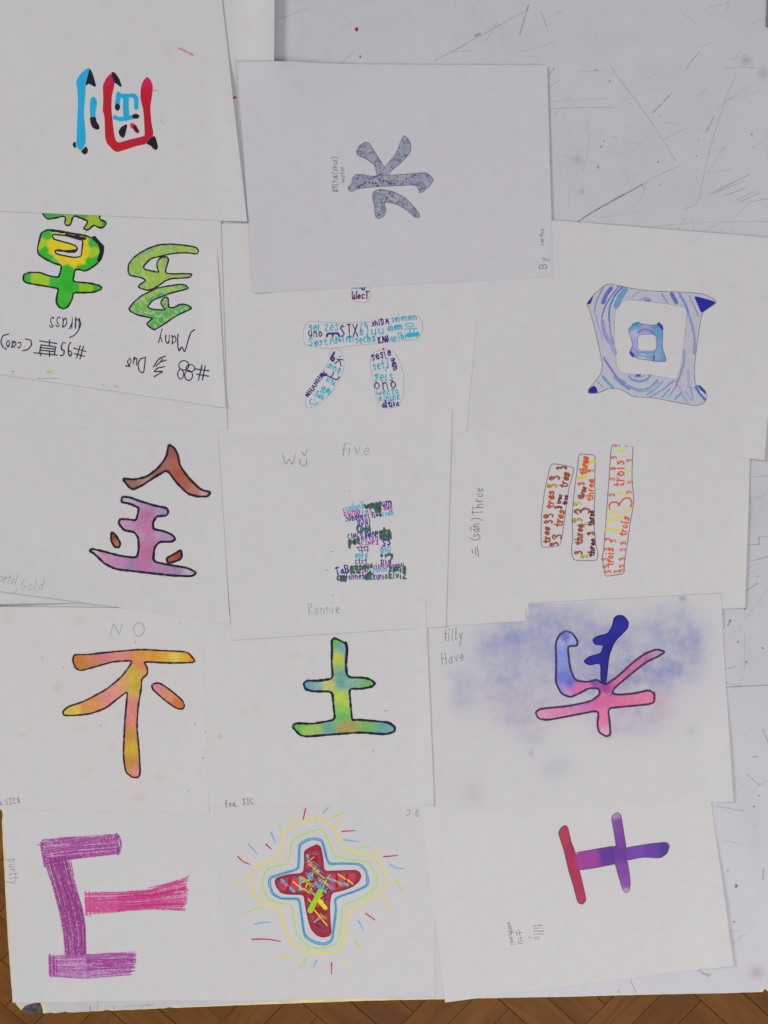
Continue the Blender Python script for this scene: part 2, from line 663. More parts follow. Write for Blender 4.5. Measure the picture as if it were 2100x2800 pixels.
def fill(S, poly, col, mat, holes=(), grid=5.0, name='colour_fill', raw=False):
    poly = poly if raw else chaikin(poly)
    holes = [h if raw else chaikin(h, 1) for h in holes]
    pts, edges = [], []
    for loop in [poly] + list(holes):
        b0 = len(pts)
        pts += [Vector(p) for p in loop]
        edges += [(b0 + i, b0 + (i + 1) % len(loop)) for i in range(len(loop))]
    xs, ys = [p[0] for p in poly], [p[1] for p in poly]
    if callable(col):
        y = min(ys)
        while y < max(ys):
            x = min(xs)
            while x < max(xs):
                q = (x + random.uniform(-1, 1), y + random.uniform(-1, 1))
                if inside(q[0], q[1], poly) and not any(inside(q[0], q[1], h) for h in holes):
                    pts.append(Vector(q))
                x += grid
            y += grid
    v2, e2, f2, *_ = delaunay_2d_cdt(pts, edges, [], 0, 1e-4)
    lev = S.next()
    keep = []
    for f in f2:
        cx, cy = sum(v2[i].x for i in f) / len(f), sum(v2[i].y for i in f) / len(f)
        if inside(cx, cy, poly) and not any(inside(cx, cy, h) for h in holes):
            a = v2[f[0]]
            b_, c_ = v2[f[1]], v2[f[2]]
            cr = (b_.x - a.x) * (c_.y - a.y) - (b_.y - a.y) * (c_.x - a.x)
            keep.append(tuple(f) if cr < 0 else tuple(f)[::-1])
    verts = [tuple(S.pos(p.x, p.y, lev)) for p in v2]
    cols = [col(p.x, p.y) if callable(col) else col for p in v2]
    return new_obj(name, verts, keep, mat, S.o, S.c, cols)


def line(S, pts, w, col, mat=None, closed=False, name='ink_outline', smooth=2, jit=0.12, step=4.0, taper=0.0):
    p = chaikin(pts, smooth, closed) if len(pts) > 2 else pts
    p = resample(p, step, closed)
    m = Mesh()
    m.ribbon(S, p, w, col, S.next(), closed, jit, taper)
    return m.build(S, name, mat or M_PEN)


def ell(cx, cy, rx, ry, n=20, rot=0.0):
    return [(cx + rx * math.cos(t) * math.cos(rot) - ry * math.sin(t) * math.sin(rot),
             cy + rx * math.cos(t) * math.sin(rot) + ry * math.sin(t) * math.cos(rot))
            for t in (2 * math.pi * i / n for i in range(n))]


def dot(S, x, y, rx, ry, col, mat=None, name='ink_dot', rot=0.0):
    return fill(S, ell(x, y, rx, ry, 14, rot), col, mat or M_PEN, name=name, raw=True)


def smudge(S, x, y, rx, ry, rgb, a, name='pastel_smudge', mat=None, rot=0.0, pw=1.5):
    c = ink(rgb)
    v, f, cl = [], [], []
    lev = S.next()
    NR, NA = 7, 26
    v.append(tuple(S.pos(x, y, lev)))
    cl.append(c[:3] + (a,))
    ph = random.uniform(0, 9)
    for r in range(1, NR + 1):
        for k in range(NA):
            t = 2 * math.pi * k / NA
            s = r / NR * (1 + 0.28 * noise.noise((math.cos(t) * 1.3 + ph, math.sin(t) * 1.3, ph)))
            ex, ey = rx * s * math.cos(t), ry * s * math.sin(t)
            v.append(tuple(S.pos(x + ex * math.cos(rot) - ey * math.sin(rot), y + ex * math.sin(rot) + ey * math.cos(rot), lev)))
            cl.append(c[:3] + (a * (1 - r / NR) ** pw,))
    for k in range(NA):
        f.append((0, 1 + (k + 1) % NA, 1 + k))
    for r in range(NR - 1):
        for k in range(NA):
            a0, b0 = 1 + r * NA + k, 1 + r * NA + (k + 1) % NA
            f.append((a0, b0, b0 + NA, a0 + NA))
    return new_obj(name, v, f, mat or M_SMUDGE, S.o, S.c, cl)


def rubbed(S, z, blobs, step=7.0, name='pastel_smudge', mat=None):
    bl = []
    for (x, y, rx, ry, rgb, a) in blobs:
        X, Y = z([(x, y)])[0]
        k = z([(1, 0)])[0][0] - z([(0, 0)])[0][0]
        bl.append((X, Y, rx * k, ry * k, ink(rgb), a))
    lev = S.next()
    (ax, ay), (bx, by), (cx, cy), (dx, dy) = S.q
    nx, ny = int(abs(bx - ax) / step), int(abs(dy - ay) / step)
    v, cl, f = [], [], []
    for j in range(ny + 1):
        for i in range(nx + 1):
            x, y = S.bil(.003 + .994 * i / nx, .003 + .994 * j / ny)
            wx = x + 22 * noise.noise((x * .012, y * .012, 3.1))
            wy = y + 22 * noise.noise((x * .012, y * .012, 9.7))
            t, c, sw = 1.0, [0, 0, 0], 1e-6
            for (X, Y, rx, ry, k, a) in bl:
                d = ((wx - X) / rx) ** 2 + ((wy - Y) / ry) ** 2
                if d < 4:
                    w = a * math.exp(-d * 1.6)
                    t *= 1 - w
                    sw += w
                    for q in range(3):
                        c[q] += k[q] * w
            v.append(tuple(S.pos(x, y, lev)))
            cl.append((c[0] / sw, c[1] / sw, c[2] / sw, (1 - t)))
    W = nx + 1
    for j in range(ny):
        for i in range(nx):
            a0 = j * W + i
            if max(cl[a0][3], cl[a0 + 1][3], cl[a0 + W][3], cl[a0 + W + 1][3]) > 0.004:
                f.append((a0, a0 + W, a0 + W + 1, a0 + 1))
    return new_obj(name, v, f, mat or M_SMUDGE, S.o, S.c, cl)


# handwriting: single-stroke letters, tenths of the capital height, y up from the baseline
GL = {
 'a': (6, ['55 35 13 12 30 52', '56 52 60']), 'b': (6, ['1X 10', '14 36 53 40 11']), 'c': (5, ['55 36 13 20 51']),
 'd': (6, ['54 36 13 20 52', '5X 50']), 'e': (5, ['13 53 46 25 13 20 51']), 'f': (5, ['5X 39 30', '15 55']),
 'g': (6, ['55 35 13 20 53', '56 5! 3" 1!']), 'h': (6, ['1X 10', '14 36 54 50']), 'i': (3, ['16 10', '19 1X']),
 'j': (4, ['36 3! 1"', '38 39']), 'k': (6, ['1X 10', '56 13 50']), 'l': (3, ['1X 11 20']),
 'm': (9, ['16 10', '14 36 54 50', '54 76 94 90']), 'n': (6, ['16 10', '14 36 54 50']), 'o': (6, ['36 14 12 30 52 54 36 26']),
 'p': (6, ['16 1"', '15 46 53 30 11']), 'q': (6, ['55 36 13 20 52', '56 5"']), 'r': (4, ['16 10', '13 36 46']),
 's': (5, ['55 36 15 43 41 20 11']), 't': (5, ['39 31 50', '16 56']), 'u': (6, ['16 12 30 52', '56 50']),
 'v': (6, ['16 30 56']), 'w': (8, ['16 20 44 60 86']), 'x': (6, ['16 50', '56 10']), 'y': (6, ['16 32', '56 2"']),
 'z': (5, ['16 56 10 50']), 'A': (7, ['10 4X 70', '24 64']), 'B': (7, ['10 1X', '1X 5X 67 45 15', '45 63 50 10']),
 'C': (7, ['68 3X 15 30 61']), 'D': (7, ['10 1X', '1X 58 55 40 10']), 'E': (6, ['5X 1X 10 50', '15 45']),
 'G': (7, ['68 3X 15 30 62 64 44']), 'H': (7, ['1X 10', '6X 60', '15 65']), 'I': (5, ['3X 30', '1X 5X', '10 50']),
 'J': (6, ['4X 41 20 11', '2X 6X']), 'K': (7, ['1X 10', '6X 14 60']), 'L': (6, ['1X 10 50']), 'M': (8, ['10 2X 44 6X 80']),
 'N': (7, ['10 1X 60 6X']), 'O': (7, ['4X 15 40 75 4X']), 'P': (6, ['10 1X', '1X 5X 57 14']), 'R': (7, ['10 1X', '1X 5X 57 15 60']),
 'S': (6, ['58 3X 17 35 53 30 11']), 'T': (6, ['3X 30', '1X 6X']), 'U': (7, ['1X 12 30 52 5X']), 'W': (9, ['1X 30 56 70 9X']),
 'X': (7, ['1X 60', '6X 10']), 'Y': (6, ['1X 35', '5X 20']), 'Z': (6, ['1X 6X 10 60']), '3': (6, ['18 3X 58 36 26', '36 53 30 11']),
 '2': (6, ['18 3X 57 10 60']), '5': (6, ['5X 2X 16 46 53 30 11']), '6': (6, ['5X 25 12 30 53 35 13']), '8': (6, ['36 18 3X 58 36 13 30 53 36']),
 '9': (6, ['57 36 18 3X 58 52 30']), '1': (4, ['18 3X 30']), '#': (8, ['30 4X', '60 7X', '13 83', '17 87']),
 '(': (4, ['4Y 16 13 4!']), ')': (4, ['1Y 46 43 1!']), '.': (3, ['10 11']), ',': (3, ['21 1!']), ':': (3, ['12 13', '15 16']),
 'W_': (8, ['1X 10 80 8X', '45 40']), ' ': (4, []),
}
YV = {'X': 10, 'Y': 11, '!': -2.2, '"': -4}


def gpts(s):
    out = []
    for t in s.split():
        out.append((float(t[0]), float(YV.get(t[1], 0)) if t[1] in YV else float(t[1])))
    return out


def text(S, s, p0, p1, h, col, w, mat=None, slant=0.0, name='lettering', wob=0.5, soft=2):
    """handwrite s along the baseline p0 -> p1 with capital height h (px)"""
    items = []
    for ch in s:
        items.append(GL['W_'] if ch == '\u0428' else GL[ch])
    adv = [g[0] + 1.6 for g in items]
    tot = sum(adv)
    dx, dy = p1[0] - p0[0], p1[1] - p0[1]
    d = math.hypot(dx, dy)
    ux, uy = dx / d, dy / d
    nx, ny = uy, -ux
    sx = d / tot
    sy = h / 10.0
    m = Mesh()
    lev = S.next(2)
    x = 0.0
    for g, a in zip(items, adv):
        jy = random.uniform(-wob, wob) * 0.8
        for k, st in enumerate(g[1]):
            pts = []
            for (gx, gy) in gpts(st):
                gx += random.uniform(-.35, .35) * wob
                gy += random.uniform(-.45, .45) * wob + jy
                X = (x + gx + slant * gy) * sx
                Y = gy * sy
                pts.append((p0[0] + ux * X + nx * Y, p0[1] + uy * X + ny * Y))
            if len(pts) > 2:
                pts = chaikin(pts, soft, False)
            pts = resample(pts, max(1.2, h * 0.12))
            m.ribbon(S, pts, w * random.uniform(.85, 1.15), col[:3] + (col[3] * random.uniform(.8, 1),), lev + 0.12 * k, False, 0.3)
        x += a
    return m.build(S, name, mat or M_PEN)


BLACK = ink((26, 18, 34))
PENCIL = ink((128, 126, 128), 0.75)
FAINT = ink((140, 137, 140), 0.6)


def sc(z, S):
    """local drawing tools for one magnified view of a sheet"""
    k = 1.0 / (z([(1, 0)])[0][0] - z([(0, 0)])[0][0])

    class D:
        @staticmethod
        def pool(pts, stops, w, dark=.78, a=.4):
            f0 = idw([(z([(x, y)])[0] + (c,)) for x, y, c in stops[1:]], stops[0])
            for ww, aa in ((w, a * .6), (w * .55, a)):
                line(S, z(pts), ww / k, lambda x, y: tuple(v * dark for v in f0(x, y)[:3]) + (aa,), M_SMUDGE, True, 'pooled_wash', jit=.5)

        @staticmethod
        def fill(pts, col, mat=M_MARK, holes=(), grid=5.0, name='colour_fill'):
            if isinstance(col, list):
                col = idw([(z([(x, y)])[0] + (c,)) for x, y, c in col[1:]], col[0])
            return fill(S, z(pts), col, mat, [z(h) for h in holes], grid, name)

        @staticmethod
        def line(pts, w, col, mat=None, closed=False, name='ink_outline', **kw):
            return line(S, z(pts), w / k, col, mat, closed, name, **kw)

        @staticmethod
        def text(s, p0, p1, h, col, w, mat=None, **kw):
            a, b_ = z([p0, p1])
            return text(S, s, a, b_, h / k, col, w / k, mat, **kw)

        @staticmethod
        def dot(x, y, rx, ry, col, mat=None, name='ink_dot', rot=0.0):
            X, Y = z([(x, y)])[0]
            return dot(S, X, Y, rx / k, ry / k, col, mat, name, rot)

        @staticmethod
        def smudge(x, y, rx, ry, rgb, a, **kw):
            X, Y = z([(x, y)])[0]
            return smudge(S, X, Y, rx / k, ry / k, rgb, a, **kw)
    return D


# ---- the cross drawing (bottom centre) -----------------------------------
X_ = Sheet([(590, 2000), (1185, 1990), (1190, 2724), (598, 2737)], 0.4,
           'white paper with red patterned cross inside blue, green and yellow rings and rays')
D = sc(Z(600, 2160, 2.9625), X_)
CR, BL, GR, YE = ink((180, 45, 85)), ink((98, 168, 200)), ink((165, 200, 92)), ink((216, 196, 88))
D.line([(760, 220), (840, 235), (905, 275), (950, 360), (1015, 480), (1150, 515), (1270, 535), (1330, 640), (1385, 740), (1300, 830),
        (1180, 910), (1050, 985), (1020, 1120), (990, 1305), (850, 1325), (680, 1300), (590, 1240), (530, 1140), (500, 1000), (440, 935),
        (330, 915), (275, 840), (250, 720), (265, 640), (380, 575), (490, 560), (505, 480), (515, 380), (550, 310), (650, 265)],
       15, YE, M_MARK, True, 'marker_ring')
D.line([(840, 315), (890, 430), (935, 540), (1060, 565), (1200, 580), (1250, 650), (1290, 745), (1240, 820), (1120, 890), (995, 930),
        (985, 1080), (955, 1250), (790, 1285), (700, 1250), (630, 1180), (605, 1060), (590, 930), (470, 910), (390, 880), (350, 790),
        (355, 700), (395, 630), (570, 595), (580, 420), (640, 375), (740, 335)], 13, GR, M_MARK, True, 'marker_ring')
blue = [(780, 395), (830, 410), (850, 470), (870, 560), (890, 600), (1000, 595), (1140, 600), (1190, 660), (1205, 770), (1100, 820),
        (935, 875), (945, 960), (925, 1130), (910, 1220), (850, 1250), (760, 1230), (690, 1180), (670, 1050), (650, 900), (635, 880),
        (500, 880), (430, 840), (405, 760), (410, 710), (500, 680), (640, 640), (645, 540), (650, 440), (720, 400)]
D.line(blue, 24, BL, M_MARK, True, 'marker_ring', jit=0.2)
for s in (0.982, 1.022):
    D.line([(790 + (x - 790) * s, 810 + (y - 810) * s) for x, y in blue], 4, ink((62, 108, 140), .8), M_PEN, True, 'ink_outline')
RAYS = [(CR, [[(698, 150), (678, 240)], [(995, 335), (1098, 328)], [(1330, 540), (1445, 530)], [(1185, 1000), (1258, 1052)],
              [(908, 1400), (908, 1488)], [(265, 1208), (380, 1205), (495, 1225)], [(150, 538), (190, 580), (250, 602)], [(378, 438), (420, 478)]]),
        (BL, [[(880, 142), (838, 188)], [(1005, 402), (1125, 418)], [(1385, 605), (1430, 630), (1490, 638)], [(1125, 1058), (1165, 1130)],
              [(788, 1380), (760, 1432)], [(290, 1085), (340, 1072), (415, 1070)], [(235, 435), (308, 520)], [(418, 345), (455, 428)]]),
        (GR, [[(1010, 178), (910, 228)], [(1118, 472), (1215, 452)], [(1428, 735), (1495, 828)], [(1092, 1218), (1130, 1275), (1180, 1298)],
              [(705, 1358), (648, 1440)], [(220, 995), (280, 960), (350, 962)], [(485, 272), (500, 352)]]),
        (YE, [[(588, 182), (578, 252)], [(945, 280), (992, 278)], [(1232, 500), (1290, 485), (1350, 483)], [(1340, 882), (1385, 995)],
              [(1000, 1368), (1058, 1442)], [(470, 1355), (540, 1350), (602, 1360)], [(125, 728), (180, 780)]])]
for c, ls in RAYS:
    for l in ls:
        D.line(l, 13, c, M_MARK, False, 'marker_dash', taper=0.35)
D.line([(1515, 160), (1545, 165), (1540, 195), (1510, 210)], 6, PENCIL, M_PENCIL, name='lettering')
D.text('e', (1585, 215), (1618, 215), 95, PENCIL, 6, M_PENCIL)
D = sc(Z(720, 2280, 5.925), X_)
D.fill([(870, 160), (940, 210), (975, 400), (990, 600), (1200, 590), (1500, 580), (1560, 610), (1595, 680), (1560, 770), (1450, 860), (1300, 920),
        (1110, 960), (1080, 1150), (1090, 1400), (1110, 1600), (1070, 1660), (960, 1685), (850, 1640), (760, 1530), (700, 1300), (665, 1100),
        (650, 990), (400, 985), (280, 960), (200, 850), (180, 760), (220, 700), (400, 650), (640, 630), (660, 480), (655, 280), (740, 220)],
       ink((152, 24, 56)), M_MARK)
inn = [(890, 280), (910, 420), (930, 650), (1150, 650), (1480, 630), (1510, 700), (1440, 800), (1250, 880), (1050, 930), (1040, 1150), (1040, 1400),
       (1040, 1600), (900, 1560), (800, 1480), (750, 1250), (720, 1000), (690, 930), (450, 920), (290, 920), (240, 820), (260, 750), (450, 710),
       (680, 690), (700, 560), (690, 330)]
D.fill(inn, ink((198, 50, 70)), M_MARK)
D.line(inn, 30, ink((112, 92, 100), .85), M_COLP, True, 'pencil_outline')
for c, w, ls in ((ink((82, 162, 194)), 40, [((710, 345), (790, 490)), ((830, 540), (910, 600)), ((300, 740), (380, 830)), ((600, 700), (595, 910)),
                                            ((430, 870), (500, 930)), ((1030, 720), (1170, 760)), ((980, 800), (1130, 890)), ((830, 790), (1010, 940)),
                                            ((860, 700), (930, 740)), ((760, 630), (800, 740)), ((720, 680), (790, 740)), ((1210, 760), (1370, 830))]),
                 (ink((150, 20, 46)), 46, [((890, 400), (770, 560)), ((440, 720), (390, 920)), ((1190, 650), (1190, 860)), ((1360, 660), (1340, 770)),
                                           ((1000, 660), (930, 820)), ((860, 700), (720, 920)), ((940, 1150), (880, 1300)), ((860, 1330), (790, 1480)),
                                           ((1000, 990), (960, 1090))]),
                 (ink((216, 194, 48)), 20, [((1210, 650), (1330, 730)), ((1370, 745), (1450, 810)), ((770, 880), (840, 1000)), ((810, 1210), (1030, 1480)),
                                            ((480, 770), (640, 900)), ((630, 780), (740, 740)), ((740, 740), (680, 880)), ((730, 1050), (770, 1100))]),
                 (ink((146, 194, 40)), 18, [((830, 560), (780, 700)), ((1080, 660), (960, 860))]),
                 (ink((62, 50, 92)), 10, [((800, 830), (880, 920)), ((740, 370), (800, 470)), ((690, 560), (720, 600)), ((860, 680), (900, 730)), ((1210, 745), (1300, 790))])):
    for a, b_ in ls:
        D.line([a, b_], w, c, M_MARK, False, 'marker_dash')
pal_ = [ink((78, 158, 192)), ink((148, 18, 44)), ink((214, 192, 46)), ink((62, 50, 92)), ink((120, 176, 60)), ink((90, 100, 165))]
cnt = 0
while cnt < 64:
    x, y = (random.uniform(700, 1060), random.uniform(480, 1000)) if cnt < 26 else ((random.uniform(260, 1480), random.uniform(660, 900)) if cnt < 38 else (random.uniform(700, 1040), random.uniform(300, 1500)))
    sg = 1 if random.random() < .6 else -1
    l = random.uniform(35, 95)
    a_, c_ = (x - l, y - sg * l * .8), (x + l, y + sg * l * .8)
    if inside(a_[0], a_[1], inn) and inside(c_[0], c_[1], inn):
        D.line([a_, c_], random.uniform(9, 22), random.choice(pal_), M_MARK, False, 'marker_dash', taper=.3)
        cnt += 1
D.line([(880, 1060), (1010, 1200)], 62, ink((232, 206, 30)), M_MARK, False, 'marker_dash')
D.line([(920, 930), (760, 1240)], 84, ink((146, 196, 34)), M_MARK, False, 'marker_dash')

# ---- purple and pink crayon strokes (bottom left) ------------------------
E_ = Sheet([(-6, 1950), (760, 1940), (770, 2731), (35, 2741)], 0.0,
           'white paper with thick purple and pink crayon strokes, at the broken table corner')
ze = Z(0, 2160, 2.6758)


def along(path, t):
    n = len(path) - 1
    s = min(n - 1, int(t * n))
    f = t * n - s
    return (path[s][0] + (path[s + 1][0] - path[s][0]) * f, path[s][1] + (path[s + 1][1] - path[s][1]) * f)


def hatch(S, z, A, B, n, w, c0, c1, jit=14, a=(0.55, 0.95)):
    A, B = z(A), z(B)
    k = z([(1, 0)])[0][0] - z([(0, 0)])[0][0]
    m = Mesh()
    lev = S.next(14)
    for i in range(n):
        t = (i + random.uniform(-.4, .4)) / (n - 1)
        t = max(0, min(1, t))
        s0, s1 = random.uniform(0, .03), 1 - random.uniform(0, .03)
        if random.random() < 0.45:
            if random.random() < 0.5:
                s0 = random.uniform(0, .55)
            else:
                s1 = random.uniform(.45, 1)
        pts = []
        ph = random.uniform(0, 50)
        for q in range(15):
            s = s0 + (s1 - s0) * q / 14
            p, r = along(A, s), along(B, s)
            tt = t + 0.035 * noise.noise((s * 3 + ph, i * .3, ph))
            pts.append((p[0] + (r[0] - p[0]) * tt, p[1] + (r[1] - p[1]) * tt))
        if random.random() < 0.5:
            pts.reverse()
        al = random.uniform(*a)
        ca_, cb_ = ink(c0), ink(c1)
        f = random.random()
        col = tuple(ca_[j] * (1 - f) + cb_[j] * f for j in range(3)) + (al,)
        m.ribbon(S, pts, w * k * random.uniform(.6, 1.3), col, lev - 14 + i % 14, False, 0.3)
    return m.build(S, 'crayon_stroke', M_CRAY)


for poly, c in (([(305, 370), (480, 350), (865, 330), (872, 462), (520, 505), (330, 545)], (186, 110, 178)), ([(330, 520), (505, 500), (555, 700), (600, 860), (625, 1000), (630, 1225), (482, 1235), (470, 1060), (430, 860), (380, 680)], (168, 80, 156)),
                ([(362, 1215), (640, 1208), (975, 1186), (990, 1260), (955, 1350), (620, 1376), (366, 1358)], (194, 130, 188)), ([(622, 750), (850, 750), (1090, 738), (1370, 650), (1365, 872), (1080, 866), (850, 888), (628, 904)], (222, 120, 172))):
    fill(E_, ze(poly), ink(c, .45), M_CRAY, name='crayon_rub')
hatch(E_, ze, [(302, 365), (480, 345), (870, 325)], [(325, 545), (520, 505), (875, 465)], 34, 8, (176, 80, 166), (156, 56, 146))
hatch(E_, ze, [(322, 500), (380, 680), (430, 860), (470, 1060), (482, 1240)], [(508, 480), (555, 700), (602, 860), (626, 1000), (632, 1215)], 36, 8.5,
      (150, 46, 132), (160, 62, 148), a=(.6, 1))
hatch(E_, ze, [(358, 1212), (640, 1205), (985, 1182)], [(362, 1362), (620, 1380), (965, 1352)], 28, 8, (184, 108, 180), (172, 88, 166), a=(.45, .85))
hatch(E_, ze, [(620, 1200), (800, 1190), (1000, 1190)], [(640, 1330), (800, 1330), (990, 1320)], 16, 8, (156, 56, 146), (168, 72, 158))
hatch(E_, ze, [(620, 748), (850, 748), (1090, 735), (1385, 632)], [(625, 908), (850, 890), (1080, 868), (1372, 880)], 36, 8, (205, 68, 140), (212, 90, 155), a=(.6, 1))
hatch(E_, ze, [(860, 745), (1100, 730), (1360, 660)], [(860, 880), (1080, 862), (1350, 870)], 14, 8, (188, 48, 122), (200, 60, 135))
D = sc(ze, E_)
PU, PK = ink((156, 56, 146), .9), ink((205, 68, 140), .85)
for pts, w, c in (([(302, 385), (312, 460), (330, 560)], 16, PU), ([(852, 320), (866, 390), (862, 470)], 14, PU), ([(865, 330), (888, 390), (872, 460)], 16, PU),
                  ([(330, 490), (430, 500), (600, 490)], 14, PU), ([(365, 1205), (368, 1360)], 20, PU), ([(392, 1215), (396, 1350)], 14, PU), ([(412, 1225), (416, 1345)], 8, PU),
                  ([(625, 742), (634, 912)], 16, PK), ([(655, 745), (660, 920)], 12, PK), ([(275, 402), (330, 402)], 8, PU), ([(340, 560), (500, 545)], 8, PU),
                  ([(1085, 716), (1200, 690), (1300, 660)], 8, ink((190, 60, 130), .8)), ([(318, 365), (312, 420)], 8, PU)):
    D.line(pts, w, c, M_CRAY, False, 'crayon_stroke', jit=0.25)
D.text('purtty', (62, 505), (74, 695), 72, ink((150, 130, 160), .6), 6, M_PENCIL)

# ---- small red and purple character, bottom right ------------------------
T_ = Sheet([(1150, 2206), (1940, 2165), (2003, 2637), (1217, 2741)], 1.0,
           'white paper with a crimson and purple sideways character, its corner jutting past the table edge',
           lift=lambda u, v, x, y: 0.0022 * sstep(.80, 1, u) * sstep(.15, .6, v))
D = sc(Z(1120, 2160, 1.6929), T_)
D.fill([(720, 162), (733, 175), (745, 230), (770, 290), (785, 370), (800, 430), (818, 510), (800, 530), (778, 522), (760, 450), (735, 370), (715, 280),
        (688, 200), (700, 175)], [3, (710, 190, (172, 46, 74)), (745, 300, (165, 36, 78)), (770, 420, (168, 40, 72)), (800, 510, (165, 48, 85))], M_WASH)
D.fill([(770, 290), (880, 270), (960, 258), (1000, 268), (1100, 250), (1190, 240), (1203, 260), (1190, 295), (1160, 315), (1080, 310), (1010, 325),
        (950, 342), (860, 360), (780, 372), (762, 335)],
       [4, (790, 330, (152, 58, 138)), (850, 315, (150, 60, 150)), (905, 290, (90, 48, 138)), (940, 310, (88, 48, 140)), (985, 300, (110, 60, 155)),
        (1050, 285, (108, 62, 160)), (1130, 285, (98, 58, 155)), (1185, 268, (72, 50, 138))], M_WASH)
D.fill([(960, 102), (978, 115), (990, 190), (1003, 270), (1008, 340), (1022, 420), (1018, 465), (1000, 476), (985, 460), (965, 390), (950, 335),
        (958, 270), (945, 190), (933, 125)],
       [3, (955, 112, (165, 130, 180)), (965, 150, (122, 64, 152)), (980, 240, (116, 58, 148)), (985, 300, (102, 54, 146)), (990, 380, (120, 62, 152)),
        (1005, 440, (126, 68, 156)), (1003, 470, (175, 150, 180))], M_WASH)
for p in ([(757, 300), (745, 230), (733, 175), (720, 162), (700, 175), (688, 200), (715, 280), (735, 370), (760, 450), (778, 522), (800, 530), (818, 510), (800, 430), (786, 375)],
          [(1001, 262), (990, 190), (978, 115), (960, 102), (933, 125), (945, 190), (957, 262)], [(951, 340), (965, 390), (985, 460), (1000, 476), (1018, 465), (1022, 420), (1009, 330)],
          [(772, 290), (880, 270), (955, 259)], [(783, 371), (860, 360), (948, 343)], [(1004, 267), (1100, 250), (1190, 240), (1203, 260), (1190, 295), (1160, 315), (1080, 310), (1012, 324)]):
    D.line(p, 4.5, ink((82, 44, 96), .55), M_PEN)
D = sc(Z(1380, 2480, 11.85), T_)
GT = ink((130, 120, 135), .8)
D.text('earth,soil', (95, 500), (200, 1260), 140, GT, 26, M_PENCIL)
for p in ([(370, 780), (400, 920)], [(450, 740), (500, 920)], [(380, 845), (560, 825)]):
    D.line(p, 26, GT, M_PENCIL, name='lettering')
D.text('tU', (430, 950), (440, 1250), 140, GT, 26, M_PENCIL)
D.text('tilly', (930, 530), (920, 1090), 330, ink((140, 130, 145), .75), 26, M_PENCIL)

# ---- blue and pink smudged character "have" ------------------------------


def lift_have(u, v, x, y):
    up = sstep(1434, 1441, x) * sstep(1735, 1692, y) * 0.0011
    return up + 0.0016 * sstep(.9, 1, u) * sstep(.35, .8, v)


H_ = Sheet([(1140, 1665), (1970, 1622), (2003, 2190), (1191, 2226)], 1.6,
           'white paper with navy and pink character on a smudged blue chalky ground', lift=lift_have, res=(160, 120))
H_.lev = 70
D = sc(Z(1160, 1600, 1.8433), H_)
PB = (122, 138, 196)
rubbed(H_, Z(1160, 1600, 1.8433), [(x, y, rx, ry, tuple(int(v * .75 + 180 * .25) for v in c), a * (.64 if y < 560 else .42)) for x, y, rx, ry, c, a in ((760, 340, 600, 280, (160, 164, 206), .5), (520, 560, 420, 170, (176, 164, 202), .4), (1000, 640, 380, 130, (178, 164, 202), .35), (880, 300, 120, 160, (110, 115, 190), .5), (830, 470, 160, 60, (110, 105, 185), .6), (1000, 480, 110, 70, (120, 100, 180), .55), (480, 270, 190, 130, PB, .75), (420, 470, 130, 100, PB, .6), (700, 210, 250, 110, PB, .55), (1240, 230, 200, 150, PB, .6), (1345, 285, 70, 80, (105, 128, 200), .8),
          (1250, 410, 170, 130, (112, 130, 195), .75), (1100, 440, 190, 110, (128, 118, 190), .6), (560, 105, 110, 40, PB, .5), (810, 350, 120, 150, (140, 146, 200), .7),
          (480, 570, 190, 80, (165, 150, 195), .6), (460, 680, 160, 70, (162, 140, 185), .55), (1180, 565, 80, 80, (222, 130, 165), .7), (1080, 630, 170, 80, (172, 150, 195), .55),
          (190, 500, 80, 90, (150, 150, 195), .5), (180, 590, 80, 50, (150, 150, 195), .45), (680, 920, 120, 80, (155, 155, 192), .5), (535, 860, 18, 26, (130, 118, 180), .8),
          (1310, 70, 20, 32, (110, 118, 192), .8), (540, 760, 120, 90, (155, 162, 195), .5), (1000, 720, 190, 80, (160, 155, 195), .5), (240, 1040, 80, 110, (165, 162, 188), .4),
          (640, 330, 110, 160, PB, .6), (450, 270, 70, 40, (105, 125, 195), .7), (930, 250, 150, 90, (130, 140, 200), .5), (1000, 430, 120, 120, (135, 130, 195), .6),
          (1070, 630, 14, 16, (140, 110, 170), .7), (1330, 710, 40, 20, (150, 150, 190), .5), (620, 640, 220, 60, (200, 150, 180), .4), (350, 330, 120, 120, PB, .45))])
H_.next(60)
hook = [(710, 230), (745, 240), (772, 280), (770, 305), (745, 305), (722, 310), (735, 420), (760, 480), (820, 488), (870, 475), (890, 490), (915, 500),
        (975, 460), (1050, 390), (1110, 345), (1170, 322), (1215, 335), (1180, 358), (1120, 385), (1050, 440), (960, 515), (945, 545), (980, 552), (1060, 545),
        (1130, 528), (1160, 545), (1158, 590), (1130, 600), (1000, 612), (925, 620), (935, 700), (938, 755), (915, 762), (880, 740), (872, 700), (880, 630),
        (750, 655), (620, 680), (575, 672), (560, 640), (585, 622), (720, 610), (840, 585), (885, 550), (880, 520), (830, 518), (780, 545), (735, 565),
        (690, 545), (662, 490), (665, 400), (662, 290), (680, 250)]
